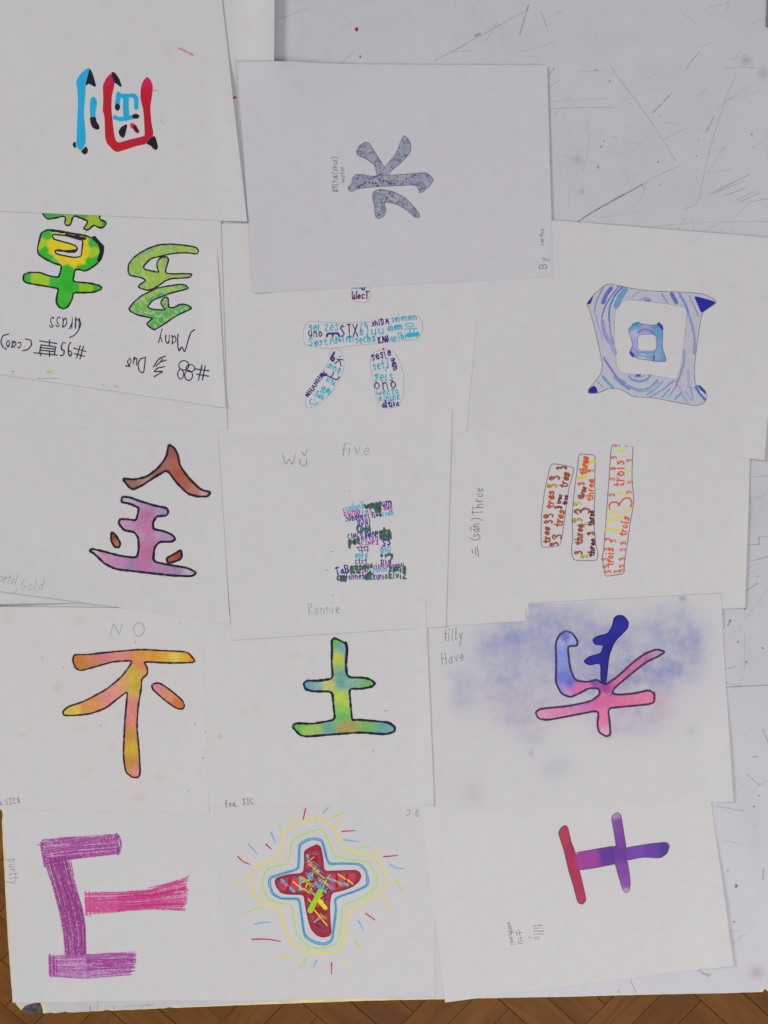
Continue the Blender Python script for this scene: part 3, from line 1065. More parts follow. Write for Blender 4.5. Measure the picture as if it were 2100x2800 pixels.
st_ = [3, (690, 290, (150, 160, 208)), (690, 400, (128, 142, 204)), (712, 265, (92, 108, 192)), (700, 350, (120, 136, 205)), (700, 460, (100, 116, 198)), (735, 490, (92, 96, 188)), (745, 275, (150, 158, 205)), (690, 520, (135, 140, 200)), (745, 520, (170, 110, 178)), (850, 490, (120, 70, 165)), (720, 545, (190, 140, 190)),
              (770, 520, (205, 105, 160)), (830, 503, (210, 100, 150)), (900, 560, (205, 95, 145)), (1000, 580, (215, 105, 145)), (1090, 575, (220, 112, 148)),
              (900, 670, (218, 110, 150)), (700, 640, (220, 125, 158)), (980, 480, (195, 100, 148)), (600, 650, (225, 140, 168)), (1140, 565, (222, 120, 150)),
              (920, 745, (228, 150, 172)), (1060, 410, (190, 105, 150)), (1110, 370, (175, 108, 150)), (1180, 338, (178, 140, 170)), (910, 520, (150, 70, 140))]
D.fill(hook, st_, M_WASH)
D.pool(hook, st_, 15)
navy = [(1000, 152), (1028, 185), (1022, 220), (960, 280), (930, 350), (915, 500), (890, 490), (890, 390), (830, 402), (802, 385), (830, 360), (890, 345),
        (905, 300), (860, 298), (848, 275), (870, 258), (925, 245), (945, 210), (955, 165), (970, 152)]
D.fill(navy, [2, (990, 185, (28, 26, 140)), (880, 278, (30, 30, 142)), (850, 382, (32, 32, 145)), (920, 330, (22, 20, 125)), (905, 450, (30, 24, 120))], M_MARK)
D.line(hook, 9.5, ink((56, 38, 78)), M_PEN, True)
D.line(navy, 6, ink((16, 14, 78)), M_PEN, True)
D.text('tilly', (95, 283), (200, 276), 62, PENCIL, 4.5, M_PENCIL, slant=.15)
D.text('Have', (88, 402), (206, 380), 56, PENCIL, 4.5, M_PENCIL, slant=.1)

# ---- green and blue character "tu" ---------------------------------------
U_ = Sheet([(335, 1690), (1163, 1640), (1187, 2198), (355, 2205)], 2.2,
           'white paper with black outlined green, yellow and blue upright character, just above the cross drawing', paper=2,
           lift=lambda u, v, x, y: 0.0009 * sstep(.93, 1, u))
D = sc(Z(600, 1680, 2.592), U_)
tu = [(815, 165), (895, 205), (905, 240), (895, 340), (905, 445), (1030, 448), (1080, 465), (1105, 492), (1080, 512), (1000, 528), (920, 525), (930, 640),
      (940, 750), (980, 745), (1100, 755), (1200, 765), (1245, 800), (1240, 830), (1180, 850), (1000, 835), (800, 850), (585, 868), (515, 795), (540, 770),
      (650, 775), (720, 765), (820, 745), (808, 640), (800, 545), (660, 545), (610, 530), (595, 490), (620, 468), (700, 470), (805, 455), (795, 340), (798, 240), (795, 185)]
st_ = [3, (830, 200, (92, 172, 72)), (1060, 485, (98, 175, 78)), (545, 805, (92, 175, 70)), (870, 720, (92, 172, 92)), (1050, 790, (110, 168, 90)),
            (872, 235, (110, 155, 178)), (630, 500, (100, 150, 178)), (690, 510, (125, 165, 160)), (825, 310, (185, 188, 62)), (850, 320, (170, 185, 70)), (775, 500, (190, 188, 85)),
            (850, 580, (178, 192, 68)), (890, 620, (165, 192, 75)), (860, 420, (95, 158, 150)), (860, 490, (92, 155, 152)), (940, 485, (120, 170, 150)), (765, 800, (92, 155, 140)),
            (1170, 800, (92, 152, 148)), (1220, 815, (110, 165, 170)), (640, 820, (145, 185, 82)), (690, 805, (155, 178, 95)), (870, 665, (135, 190, 80)), (890, 805, (165, 150, 75)),
            (930, 785, (150, 155, 82)), (850, 380, (140, 170, 110))]
D.fill(tu, st_, M_WASH)
D.pool(tu, st_, 21)
D.line(tu, 16, ink((24, 24, 44)), M_PEN, True, jit=.3)
D.line([(895, 200), (906, 240), (897, 345)], 20, ink((24, 24, 44)), M_PEN)
D.text('Eva.', (45, 1366), (130, 1358), 46, PENCIL, 7, M_PENCIL)
D.text('SIC', (165, 1348), (248, 1340), 42, PENCIL, 7, M_PENCIL)
for s in ((530, 290, 50, 40, (200, 190, 165), .35), (260, 650, 60, 60, (200, 190, 168), .3), (180, 700, 60, 60, (202, 195, 172), .3), (490, 930, 50, 60, (200, 192, 170), .25)):
    D.smudge(*s)
D.line([(1165, 685), (1195, 680)], 6, FAINT, M_PENCIL, name='pencil_mark')
D.dot(1090, 965, 5, 8, FAINT, M_PENCIL, 'pencil_mark')

# ---- orange and yellow character "no" ------------------------------------
N_ = Sheet([(-290, 1655), (552, 1665), (572, 2222), (-270, 2210)], 2.8,
           'white paper with orange, yellow and pink character below the pencilled word NO', paper=2)
D = sc(Z(0, 1620, 2.592), N_)
no = [(525, 440), (620, 440), (800, 420), (1000, 403), (1150, 412), (1330, 420), (1385, 485), (1360, 497), (1200, 500), (1015, 490), (1045, 530), (1045, 580),
      (1005, 610), (1000, 690), (980, 800), (970, 950), (985, 1100), (995, 1270), (985, 1310), (940, 1310), (890, 1270), (875, 1150), (885, 920), (895, 800),
      (905, 700), (850, 740), (750, 820), (640, 860), (540, 870), (455, 872), (445, 845), (480, 810), (600, 770), (750, 690), (860, 600), (920, 520), (938, 482),
      (800, 490), (680, 525), (570, 555), (535, 535), (515, 480)]
st_ = [3, (550, 490, (185, 108, 28)), (600, 500, (188, 118, 45)), (650, 475, (198, 122, 82)), (740, 455, (200, 112, 122)), (850, 440, (206, 125, 122)), (970, 440, (206, 128, 55)),
            (1080, 450, (206, 145, 35)), (1150, 450, (208, 155, 40)), (1240, 460, (214, 182, 70)), (1310, 455, (212, 160, 35)), (1350, 470, (205, 140, 30)), (1000, 510, (208, 122, 85)),
            (960, 570, (192, 168, 45)), (950, 660, (188, 165, 30)), (880, 650, (202, 155, 90)), (820, 700, (208, 135, 125)), (760, 745, (208, 130, 120)), (935, 820, (206, 120, 118)),
            (940, 920, (204, 122, 108)), (650, 800, (204, 142, 75)), (600, 820, (200, 130, 60)), (540, 830, (212, 175, 70)), (480, 845, (200, 178, 28)), (915, 1000, (186, 132, 50)),
            (950, 990, (190, 140, 60)), (935, 1120, (196, 164, 32)), (930, 1220, (180, 134, 48)), (955, 1285, (206, 128, 108)), (985, 1290, (215, 125, 140))]
D.fill(no, st_, M_WASH)
D.pool(no, st_, 19)
slug = [(1090, 645), (1130, 640), (1200, 685), (1290, 760), (1310, 800), (1295, 828), (1250, 822), (1170, 765), (1085, 690), (1075, 660)]
D.fill(slug, [3, (1110, 665, (206, 124, 128)), (1190, 730, (202, 132, 90)), (1270, 790, (195, 108, 38))], M_WASH)
for p in (no, slug):
    D.line(p, 12, ink((44, 30, 54)), M_PEN, True, jit=.28)
D.line([(778, 312), (805, 220), (845, 300), (866, 225)], 6, FAINT, M_PENCIL, name='pencil_lettering', smooth=0)
D.line(ell(985, 262, 38, 48), 6, FAINT, M_PENCIL, True, 'pencil_lettering')
for s in ((410, 670, 60, 55, (200, 188, 160), .5), (985, 1450, 70, 45, (205, 190, 160), .45), (1130, 1310, 70, 50, (204, 192, 168), .4), (560, 200, 90, 60, (200, 188, 170), .3),
          (300, 460, 25, 25, (195, 175, 165), .5), (570, 960, 70, 40, (204, 192, 165), .35), (800, 1090, 60, 60, (203, 192, 165), .3), (160, 1010, 60, 40, (204, 192, 170), .3),
          (640, 1250, 60, 60, (203, 192, 168), .3), (1560, 1020, 40, 30, (190, 182, 160), .5), (50, 200, 60, 60, (204, 196, 175), .3)):
    D.smudge(*s)
for x, y in ((450, 530), (715, 942), (1455, 985), (1440, 1172), (1275, 212), (1380, 935), (960, 352), (1338, 1408)):
    D.dot(x, y, 8, 4, FAINT, M_PENCIL, 'pencil_mark', rot=random.uniform(0, 3))
D.text('a.SIC8', (-8, 1508), (152, 1490), 42, PENCIL, 6, M_PENCIL)

# ---- a blank sheet peeking out under the gold drawing --------------------
Z_ = Sheet([(-400, 1090), (420, 1090), (425, 1647), (-400, 1652)], 3.1,
           'blank white paper peeking out below the drawing marked metal, gold at the left edge',
           lift=lambda u, v, x, y: 0.0045 * sstep(.80, .35, u) * sstep(.75, 1, v))
D = sc(Z(0, 1560, 2.592), Z_)
for x, y in ((98, 218), (178, 222), (60, 205)):
    D.dot(x, y, 5, 3, PENCIL, M_PENCIL, 'pencil_mark')

# ---- brown and mauve character "metal, gold" -----------------------------
J_ = Sheet([(-190, 1020), (592, 1125), (629, 1706), (-230, 1579)], 5.3,
           'white paper with brown roof-like stroke over mauve character, pencilled metal, gold',
           lift=lambda u, v, x, y: 0.0052 * sstep(.70, .2, u) * sstep(.72, 1, v) + 0.0003 * sstep(.95, 1, u))
D = sc(Z(0, 1080, 2.592), J_)
roof = [(1195, 350), (1235, 375), (1260, 420), (1275, 500), (1330, 580), (1420, 670), (1495, 690), (1470, 720), (1400, 720), (1330, 700), (1250, 620), (1185, 530),
        (1100, 580), (1010, 640), (945, 670), (915, 655), (865, 590), (950, 600), (1040, 580), (1120, 520), (1180, 440)]
st_ = [3, (930, 625, (139, 98, 80)), (1040, 605, (165, 125, 111)), (1110, 555, (139, 100, 86)), (1170, 490, (150, 101, 91)), (1215, 400, (144, 81, 72)), (1235, 480, (165, 87, 68)),
              (1260, 560, (158, 76, 52)), (1310, 620, (162, 86, 65)), (1370, 690, (178, 107, 89)), (1450, 700, (186, 150, 145))]
D.fill(roof, st_, M_WASH)
D.pool(roof, st_, 21)
body = [(865, 720), (920, 725), (1000, 755), (1100, 785), (1180, 800), (1195, 830), (1180, 855), (1110, 860), (1085, 900), (1085, 950), (1160, 965), (1220, 990),
        (1245, 1020), (1220, 1040), (1130, 1040), (1095, 1080), (1085, 1180), (1200, 1205), (1330, 1225), (1395, 1260), (1360, 1285), (1220, 1280), (1000, 1255),
        (820, 1235), (740, 1195), (670, 1125), (635, 1105), (650, 1090), (720, 1105), (850, 1140), (970, 1155), (985, 1090), (980, 1010), (950, 970), (880, 960),
        (840, 910), (850, 880), (900, 880), (965, 890), (980, 830), (985, 800), (920, 770), (860, 760)]
st_ = [3, (900, 745, (176, 165, 180)), (1000, 790, (167, 136, 168)), (1040, 850, (176, 104, 147)), (1045, 960, (176, 111, 150)), (1040, 1060, (176, 113, 152)), (1050, 1110, (172, 101, 147)),
              (1010, 1195, (174, 104, 150)), (1010, 1000, (178, 131, 165)), (740, 1145, (186, 134, 163)), (860, 1180, (178, 127, 163)), (930, 1215, (148, 120, 156)), (880, 920, (182, 138, 169)),
              (1150, 830, (159, 136, 171)), (1180, 1010, (169, 136, 171)), (1140, 1000, (176, 141, 171)), (1150, 1220, (162, 127, 163)), (1250, 1255, (148, 122, 161)), (1350, 1255, (178, 163, 178)),
              (660, 1105, (190, 172, 182))]
D.fill(body, st_, M_WASH)
D.pool(body, st_, 22)
d1 = [(790, 970), (815, 985), (855, 1050), (845, 1080), (815, 1080), (785, 1030)]
d2 = [(1285, 1095), (1290, 1150), (1270, 1170), (1190, 1195), (1180, 1155), (1230, 1130)]
D.fill(d1, [3, (800, 1000, (130, 60, 38)), (830, 1060, (176, 89, 61))], M_WASH)
D.fill(d2, [3, (1270, 1130, (146, 56, 32)), (1210, 1175, (159, 80, 54))], M_WASH)
for p in (roof, body, d1, d2):
    D.line(p, 16, ink((34, 22, 44)), M_PEN, True, jit=0.2)
D.text('metal', (-16, 1312), (132, 1344), 74, ink((140, 138, 142), .6), 4.5, M_PENCIL, slant=.25)
D.text(',Gold', (120, 1378), (322, 1378), 74, ink((145, 138, 142), .6), 4.5, M_PENCIL, slant=.25)
D.dot(1038, 1280, 5, 4, PENCIL, M_PENCIL, 'pencil_mark')

# ---- the word-built "six" -------------------------------------------------
S_ = Sheet([(556, 612), (1328, 606), (1275, 1181), (560, 1204)], 6.1,
           'white paper with character built from tiny blue and purple words for six',
           lift=lambda u, v, x, y: 0.00025 * sstep(.95, 1, u) * sstep(.4, .6, v))
D = sc(Z(800, 760, 4.1475), S_)
THIN = ink((160, 156, 160), .75)
for p in ([(180, 490), (130, 560), (120, 680), (140, 760), (300, 795), (450, 800), (700, 770), (950, 745), (1300, 710), (1430, 690), (1480, 600), (1470, 480), (1420, 430),
           (1250, 440), (1000, 480), (850, 500), (500, 510), (300, 500)],
          [(480, 790), (420, 830), (430, 900), (380, 1000), (300, 1120), (180, 1280), (140, 1400), (160, 1485), (300, 1440), (420, 1320), (520, 1180), (580, 1050), (585, 920), (550, 830)],
          [(900, 860), (880, 950), (890, 1050), (920, 1200), (940, 1330), (980, 1430), (1060, 1480), (1180, 1470), (1250, 1370), (1265, 1200), (1250, 1050), (1200, 900), (1130, 820), (1000, 810)],
          [(658, 60), (660, 90), (670, 240), (720, 270), (800, 285), (860, 265), (880, 230), (880, 90), (880, 60)]):
    D.line(p, 7, THIN, M_PENCIL, True, 'pencil_outline')
P, Cc = ink((62, 42, 122)), ink((66, 166, 190))
P2 = ink((82, 58, 112))
D.line([(680, 115), (755, 115)], 20, Cc, M_PEN, name='lettering')
D.line([(780, 85), (785, 130), (810, 135), (825, 85)], 20, P, M_PEN, name='lettering')
for s, a, b_, h, c, w in (('\u0428ecT', (672, 235), (872, 237), 82, P2, 15), ('sei', (180, 602), (325, 600), 118, Cc, 14), ('zes', (358, 602), (535, 600), 118, Cc, 15), ('uno', (178, 668), (350, 664), 95, P2, 13),
                          ('SIX', (540, 672), (765, 660), 138, P2, 14), ('69', (765, 665), (880, 650), 148, Cc, 14), ('shiDA', (898, 548), (1102, 520), 66, P, 14), ('seienem', (1125, 497), (1412, 472), 78, Cc, 13),
                          ('uu', (890, 652), (1055, 635), 105, Cc, 14), ('enem', (1075, 602), (1248, 585), 88, Cc, 14), ('Sest', (185, 772), (405, 765), 92, Cc, 14), ('ANim', (415, 752), (702, 715), 84, Cc, 15),
                          ('sechs', (712, 748), (950, 716), 100, Cc, 15), ('KAU', (975, 742), (1104, 716), 68, P, 15), ('anTbi', (1106, 722), (1305, 690), 78, Cc, 14), ('sinq', (388, 1012), (540, 1082), 82, Cc, 13),
                          ('NHANHM', (182, 1358), (372, 1088), 52, P, 13), ('sita', (372, 1168), (475, 1225), 66, Cc, 13), ('ga', (318, 1262), (412, 1305), 78, Cc, 15), ('Sau', (246, 1332), (345, 1385), 68, Cc, 13),
                          ('sesie', (898, 938), (1130, 880), 104, P, 15), ('sefJ', (915, 1048), (1112, 1012), 112, Cc, 14), ('nam', (1112, 915), (1148, 1055), 74, P, 15), ('seis', (925, 1168), (1155, 1160), 120, Cc, 16),
                          ('ono', (922, 1268), (1200, 1250), 140, P2, 15), ('wecto', (950, 1338), (1218, 1312), 88, Cc, 13), ('ajnink', (972, 1392), (1232, 1375), 74, Cc, 13), ('altiia', (1016, 1472), (1215, 1447), 74, P, 14)):
    D.text(s, a, b_, h, c, w)
D.text('6', (425, 948), (500, 948), 104, P, 26)
for p, w, c in (([(390, 662), (395, 632), (520, 628), (526, 662)], 24, P), ([(455, 632), (456, 664)], 20, P), ([(1310, 650), (1370, 642), (1418, 640)], 52, ink((40, 165, 200))),
                ([(1270, 582), (1410, 572)], 13, Cc), ([(1330, 582), (1325, 640)], 12, Cc), ([(1375, 575), (1375, 640)], 12, Cc), ([(502, 920), (570, 930)], 13, P), ([(535, 885), (540, 897)], 13, P),
                ([(522, 938), (480, 972)], 13, P), ([(535, 938), (547, 1000)], 13, P), ([(360, 1060), (350, 1092), (420, 1120), (500, 1160), (522, 1130)], 15, P), ([(470, 1065), (440, 1122)], 12, P),
                ([(352, 1312), (400, 1270), (440, 1290), (400, 1330)], 16, Cc), ([(215, 1370), (190, 1400), (210, 1430), (260, 1435), (290, 1412)], 14, Cc), ([(1420, 610), (1405, 670)], 14, ink((40, 165, 200))),
                ([(1015, 664), (1022, 664)], 12, P), ([(1048, 662), (1054, 661)], 12, P), ([(320, 1110), (380, 1095)], 30, P)):
    D.line(p, w, c, M_PEN, name='lettering')
D.line(ell(1325, 535, 50, 20), 12, Cc, M_PEN, True, 'lettering')
D.dot(255, 1382, 8, 8, Cc, name='ink_dot')
D.dot(530, 1125, 9, 9, P, name='ink_dot')

# ---- the word-built "five" ------------------------------------------------
W_ = Sheet([(588, 1150), (1236, 1120), (1219, 1712), (635, 1750)], 5.2,
           'white paper with small purple and green word-built character, pencilled five above', paper=0,
           lift=lambda u, v, x, y: 0.0006 * sstep(.94, 1, u) + 0.0003 * sstep(.94, 1, v))
D = sc(Z(560, 1140, 2.304), W_)
D.text('Wu', (478, 305), (668, 308), 78, PENCIL, 5, M_PENCIL)
D.line([(610, 215), (630, 250), (646, 205)], 5, PENCIL, M_PENCIL, name='lettering')
D.text('five', (850, 245), (1045, 240), 82, PENCIL, 5, M_PENCIL, slant=.1)
D.text('Ronnie', (650, 1245), (855, 1235), 66, FAINT, 5, M_PENCIL)
for x, y in ((912, 467), (985, 540), (800, 848), (768, 967), (808, 1122)):
    D.dot(x, y, 7, 4, FAINT, M_PENCIL, 'pencil_mark')
D = sc(Z(880, 1340, 5.925), W_)
T, Gd, P, Mg, Nv = ink((92, 174, 196)), ink((62, 98, 86)), ink((86, 66, 138)), ink((166, 60, 160)), ink((60, 44, 130))
for s, a, b_, h, c, w in (('omlund', (380, 342), (695, 292), 105, T, 18), ('wangg', (700, 302), (965, 262), 112, Gd, 34), ('um', (972, 268), (1140, 240), 120, Nv, 20), ('bump', (360, 428), (640, 385), 120, Mg, 15),
                          ('Ex', (655, 412), (742, 396), 85, T, 16), ('YX', (740, 398), (838, 362), 78, Mg, 13), ('to', (842, 365), (980, 350), 110, Gd, 38), ('ziey', (996, 322), (1148, 308), 88, Mg, 17),
                          ('sonom', (390, 512), (670, 470), 118, Nv, 18), ('ni', (700, 472), (790, 450), 118, P, 14), ('five', (806, 452), (978, 420), 82, Nv, 17), ('road', (988, 428), (1170, 395), 105, T, 16),
                          ('msaj', (575, 552), (795, 535), 105, P, 14), ('ero', (575, 602), (775, 590), 90, P, 14), ('Limd', (575, 682), (805, 655), 90, Gd, 26), ('CINCO', (420, 792), (675, 745), 74, P, 14),
                          ('SHAN', (696, 758), (925, 725), 76, Nv, 17), ('stq', (935, 745), (1130, 720), 130, Gd, 36), ('ar', (935, 798), (1135, 795), 110, Gd, 36), ('netyn', (640, 815), (920, 795), 95, P, 14),
                          ('pet', (436, 885), (625, 872), 120, Gd, 34), ('CINPI', (632, 886), (925, 876), 58, Mg, 15), ('S3', (980, 900), (1135, 890), 100, Nv, 18), ('c:', (945, 955), (1135, 950), 80, P, 14),
                          ('uhi', (948, 1012), (1138, 1010), 90, T, 20), ('enia', (535, 1097), (755, 1090), 105, T, 20), ('ctst', (530, 1192), (745, 1187), 95, P, 14), ('pig', (958, 1200), (1140, 1192), 110, Nv, 17),
                          ('TaB', (232, 1372), (465, 1318), 112, Nv, 20), ('quinque', (462, 1300), (830, 1262), 110, Gd, 24), ('cinque', (830, 1276), (1135, 1246), 95, Mg, 14), ('sanu', (1140, 1258), (1340, 1240), 88, P, 14),
                          ('hu', (465, 1352), (645, 1342), 85, Gd, 30), ('pc', (648, 1345), (795, 1330), 95, Mg, 15), ('funin', (818, 1332), (1075, 1320), 88, T, 16), ('zang', (1085, 1312), (1375, 1300), 100, Gd, 26),
                          ('c', (245, 1472), (312, 1462), 130, Gd, 26), ('m', (305, 1472), (392, 1466), 130, Gd, 36), ('fennef', (380, 1452), (695, 1440), 112, P, 14), ('at', (696, 1442), (815, 1440), 130, Gd, 36),
                          ('kuroo', (830, 1452), (1075, 1440), 110, P, 15), ('kivi2', (1085, 1432), (1375, 1430), 115, Gd, 26)):
    D.text(s, a, b_, h, c, w * 1.12)
for p in ([(560, 930), (745, 915)], [(590, 935), (600, 985), (635, 980)], [(645, 925), (655, 1015)], [(690, 930), (690, 980), (742, 975)], [(745, 915), (745, 1005)], [(620, 905), (630, 895)]):
    D.line(p, 15, Nv, M_PEN, name='lettering')
D.dot(970, 1060, 24, 34, Gd, name='ink_dot')
D.line([(1030, 1060), (1090, 1040), (1140, 1050), (1130, 1110)], 42, Gd, M_PEN, name='lettering')

# ---- the word-built "three" -----------------------------------------------
R_ = Sheet([(1180, 1120), (2056, 1085), (2036, 1661), (1175, 1714)], 5.0,
           'white paper with three tall boxes of orange, brown and yellow words for three', paper=2,
           lift=lambda u, v, x, y: 0.0009 * sstep(.965, 1, u) * sstep(.36, .55, v))
D = sc(Z(1240, 1180, 3.072), R_)
DK = ink((106, 104, 108), .85)
for p in ([(200, 965), (210, 1055)], [(183, 975), (188, 1035)], [(155, 990), (160, 1020)], [(135, 890), (160, 910), (200, 910), (228, 890)], [(145, 745), (170, 730), (215, 730), (242, 750)], [(146, 835), (144, 800)]):
    D.line(p, 7, DK, M_PENCIL, name='pencil_lettering')
D.text('san', (222, 888), (216, 760), 88, DK, 7, M_PENCIL)
D.text('Three', (254, 695), (244, 462), 92, DK, 7, M_PENCIL)
BX = ink((112, 104, 124), .9)
D = sc(Z(1440, 1240, 6.9125), R_)
BR, OB, DB, YO = ink((152, 78, 58)), ink((178, 88, 52)), ink((98, 46, 56)), ink((180, 130, 50))
D.line([(455, 205), (520, 195), (650, 210), (890, 265), (875, 380), (800, 640), (760, 900), (720, 1200), (670, 1550), (630, 1740), (450, 1765), (280, 1775), (270, 1600),
        (275, 1200), (300, 1000), (340, 700), (400, 430)], 15, BX, M_PEN, True, smooth=1)
for s, a, b_, h, c, w in (('tres', (435, 1700), (425, 1370), 120, BR, 30), ('3', (490, 1315), (480, 1230), 160, BR, 28), ('3', (505, 1215), (490, 1095), 180, BR, 32), ('tres', (505, 1045), (515, 690), 140, OB, 34),
                          ('3', (580, 640), (570, 545), 185, YO, 34), ('3', (630, 500), (620, 385), 200, BR, 34), ('3', (600, 1735), (585, 1645), 155, BR, 32), ('3', (660, 1625), (650, 1480), 180, BR, 32),
                          ('tres', (668, 1400), (718, 1060), 160, OB, 32), ('3', (660, 1045), (660, 980), 140, DB, 26), ('tres', (640, 965), (668, 765), 82, DB, 24), ('tres', (755, 975), (775, 785), 80, DB, 26),
                          ('tres', (752, 665), (815, 360), 150, BR, 32), ('3', (750, 295), (745, 220), 190, BR, 30)):
    D.text(s, a, b_, h, c, w * 1.15)
D = sc(Z(1550, 1230, 6.7), R_)
OR, YL = ink((222, 104, 52)), ink((204, 198, 44))
D.line([(215, 100), (260, 75), (400, 85), (515, 95), (515, 300), (505, 600), (515, 800), (500, 1050), (500, 1400), (520, 1700), (570, 1900), (550, 2020), (380, 2030), (130, 2020), (90, 1930),
        (85, 1800), (110, 1600), (90, 1300), (110, 1000), (140, 700), (190, 350)], 15, BX, M_PEN, True, smooth=1)
for p, w in (([(385, 255), (440, 230), (500, 205), (540, 235)], 45), ([(190, 515), (260, 510), (340, 500)], 52)):
    D.line(p, w, ink((204, 198, 44), .85), M_MARK, name='lettering')
for a, b_, h in (((270, 1005), (262, 930), 145), ((275, 1325), (270, 1225), 170), ((395, 1395), (385, 1325), 115), ((375, 1975), (365, 1890), 125)):
    D.text('3', a, b_, h, ink((92, 84, 50)), 34)
    D.text('3', a, b_, h, YL, 18)
for s, a, b_, h, c, w in (('three', (355, 455), (395, 115), 130, OR, 34), ('three', (475, 940), (490, 525), 125, OR, 30), ('3', (495, 405), (490, 340), 105, OR, 22), ('3', (315, 645), (310, 575), 110, OR, 26),
                          ('three', (285, 920), (368, 690), 100, BR, 26), ('3', (420, 1170), (400, 1000), 290, BR, 36), ('three', (495, 1395), (492, 1105), 105, DB, 26), ('three', (272, 1740), (290, 1350), 130, BR, 30),
                          ('3', (495, 1560), (490, 1480), 125, BR, 28), ('three', (492, 1960), (512, 1620), 100, DB, 28), ('3', (275, 1920), (270, 1820), 140, BR, 30)):
    D.text(s, a, b_, h, c, w * 1.15)
D = sc(Z(1640, 1200, 5.533), R_)
D.line([(225, 50), (185, 100), (165, 180), (150, 400), (135, 650), (115, 900), (95, 1200), (75, 1450), (55, 1700), (35, 1780), (55, 1950), (85, 2080), (220, 2060), (360, 2040), (380, 1800),
        (420, 1550), (460, 1250), (500, 1050), (515, 900), (490, 700), (485, 500), (495, 250), (500, 90), (475, 80)], 12, BX, M_PEN, False, smooth=1)
for p, w in (([(250, 190), (310, 185), (330, 165), (390, 180)], 30), ([(400, 520), (430, 490), (475, 470)], 30), ([(270, 840), (300, 815), (350, 810), (385, 830)], 30), ([(150, 1120), (200, 1100), (270, 1105)], 34),
             ([(360, 1110), (400, 1085), (465, 1080)], 32), ([(100, 1260), (150, 1230), (220, 1230), (260, 1190), (330, 1180)], 36), ([(80, 1380), (150, 1360), (210, 1390), (310, 1370)], 36)):
    D.line(p, w, ink((212, 204, 62), .85), M_MARK, name='lettering')
O2 = ink((206, 94, 50))
D.text('trois', (372, 735), (368, 305), 170, O2, 24)
D.text('trois', (392, 1480), (446, 1170), 110, O2, 24)
D.text('trois', (198, 1930), (206, 1640), 115, O2, 22)
D.line([(150, 1065), (140, 1000), (175, 960), (250, 955), (290, 990), (285, 1015), (300, 980), (350, 910), (420, 888), (470, 915), (485, 970), (465, 1025)], 24, O2, M_PEN, name='lettering')
for x, y in ((260, 90), (430, 85), (210, 275), (450, 320), (200, 440), (180, 600), (460, 650), (185, 840), (445, 800), (115, 1510), (205, 1535), (355, 1570), (345, 1670), (335, 1810), (335, 1915), (75, 1810),
             (90, 1925), (130, 2000), (255, 2000), (335, 1985), (110, 1660)):
    D.text('3', (x + 42, y + 34), (x + 38, y - 34), 88, O2, 17)

# ---- blue nested squares ---------------------------------------------------
Q_ = Sheet([(1330, 588), (2140, 652), (2088, 1258), (1275, 1172)], 6.0,
           'white paper with blue wavy nested squares, the largest drawing on the right', paper=0,
           lift=lambda u, v, x, y: 0.0012 * sstep(.92, 1, u) * sstep(.5, 1, v))
D = sc(Z(1560, 740, 3.7705), Q_)
outer = [(375, 130), (240, 245), (160, 345), (190, 390), (240, 560), (290, 780), (330, 970), (315, 1060), (240, 1160), (185, 1220), (180, 1265), (280, 1265), (380, 1220), (470, 1210), (560, 1245),
         (640, 1300), (850, 1310), (1100, 1360), (1280, 1395), (1370, 1375), (1410, 1300), (1370, 1220), (1280, 1175), (1275, 1000), (1300, 780), (1345, 480), (1360, 430), (1515, 325), (1450, 275),
         (1350, 235), (1100, 220), (800, 210), (600, 180)]
inner = [(560, 300), (460, 390), (450, 600), (455, 800), (475, 1000), (530, 1060), (800, 1075), (950, 1095), (1090, 1125), (1130, 1020), (1170, 750), (1200, 430), (1190, 380), (1000, 345), (720, 310)]
D.fill(outer, ink((180, 183, 201), .5), M_COLP, [inner], name='pencil_shading')
NB = ink((30, 36, 142))
B1, B2, B3, B4 = ink((78, 98, 180), .8), ink((140, 140, 195), .7), ink((92, 155, 192), .8), ink((136, 148, 198), .7)
for p in ([(1265, 255), (1515, 325), (1430, 385), (1345, 440), (1310, 350)], [(240, 245), (160, 345), (205, 350)], [(240, 1185), (185, 1220), (180, 1265), (280, 1265), (270, 1210)],
          [(1300, 1180), (1340, 1185), (1400, 1250), (1395, 1280), (1340, 1230)]):
    D.fill(p, NB, M_MARK)
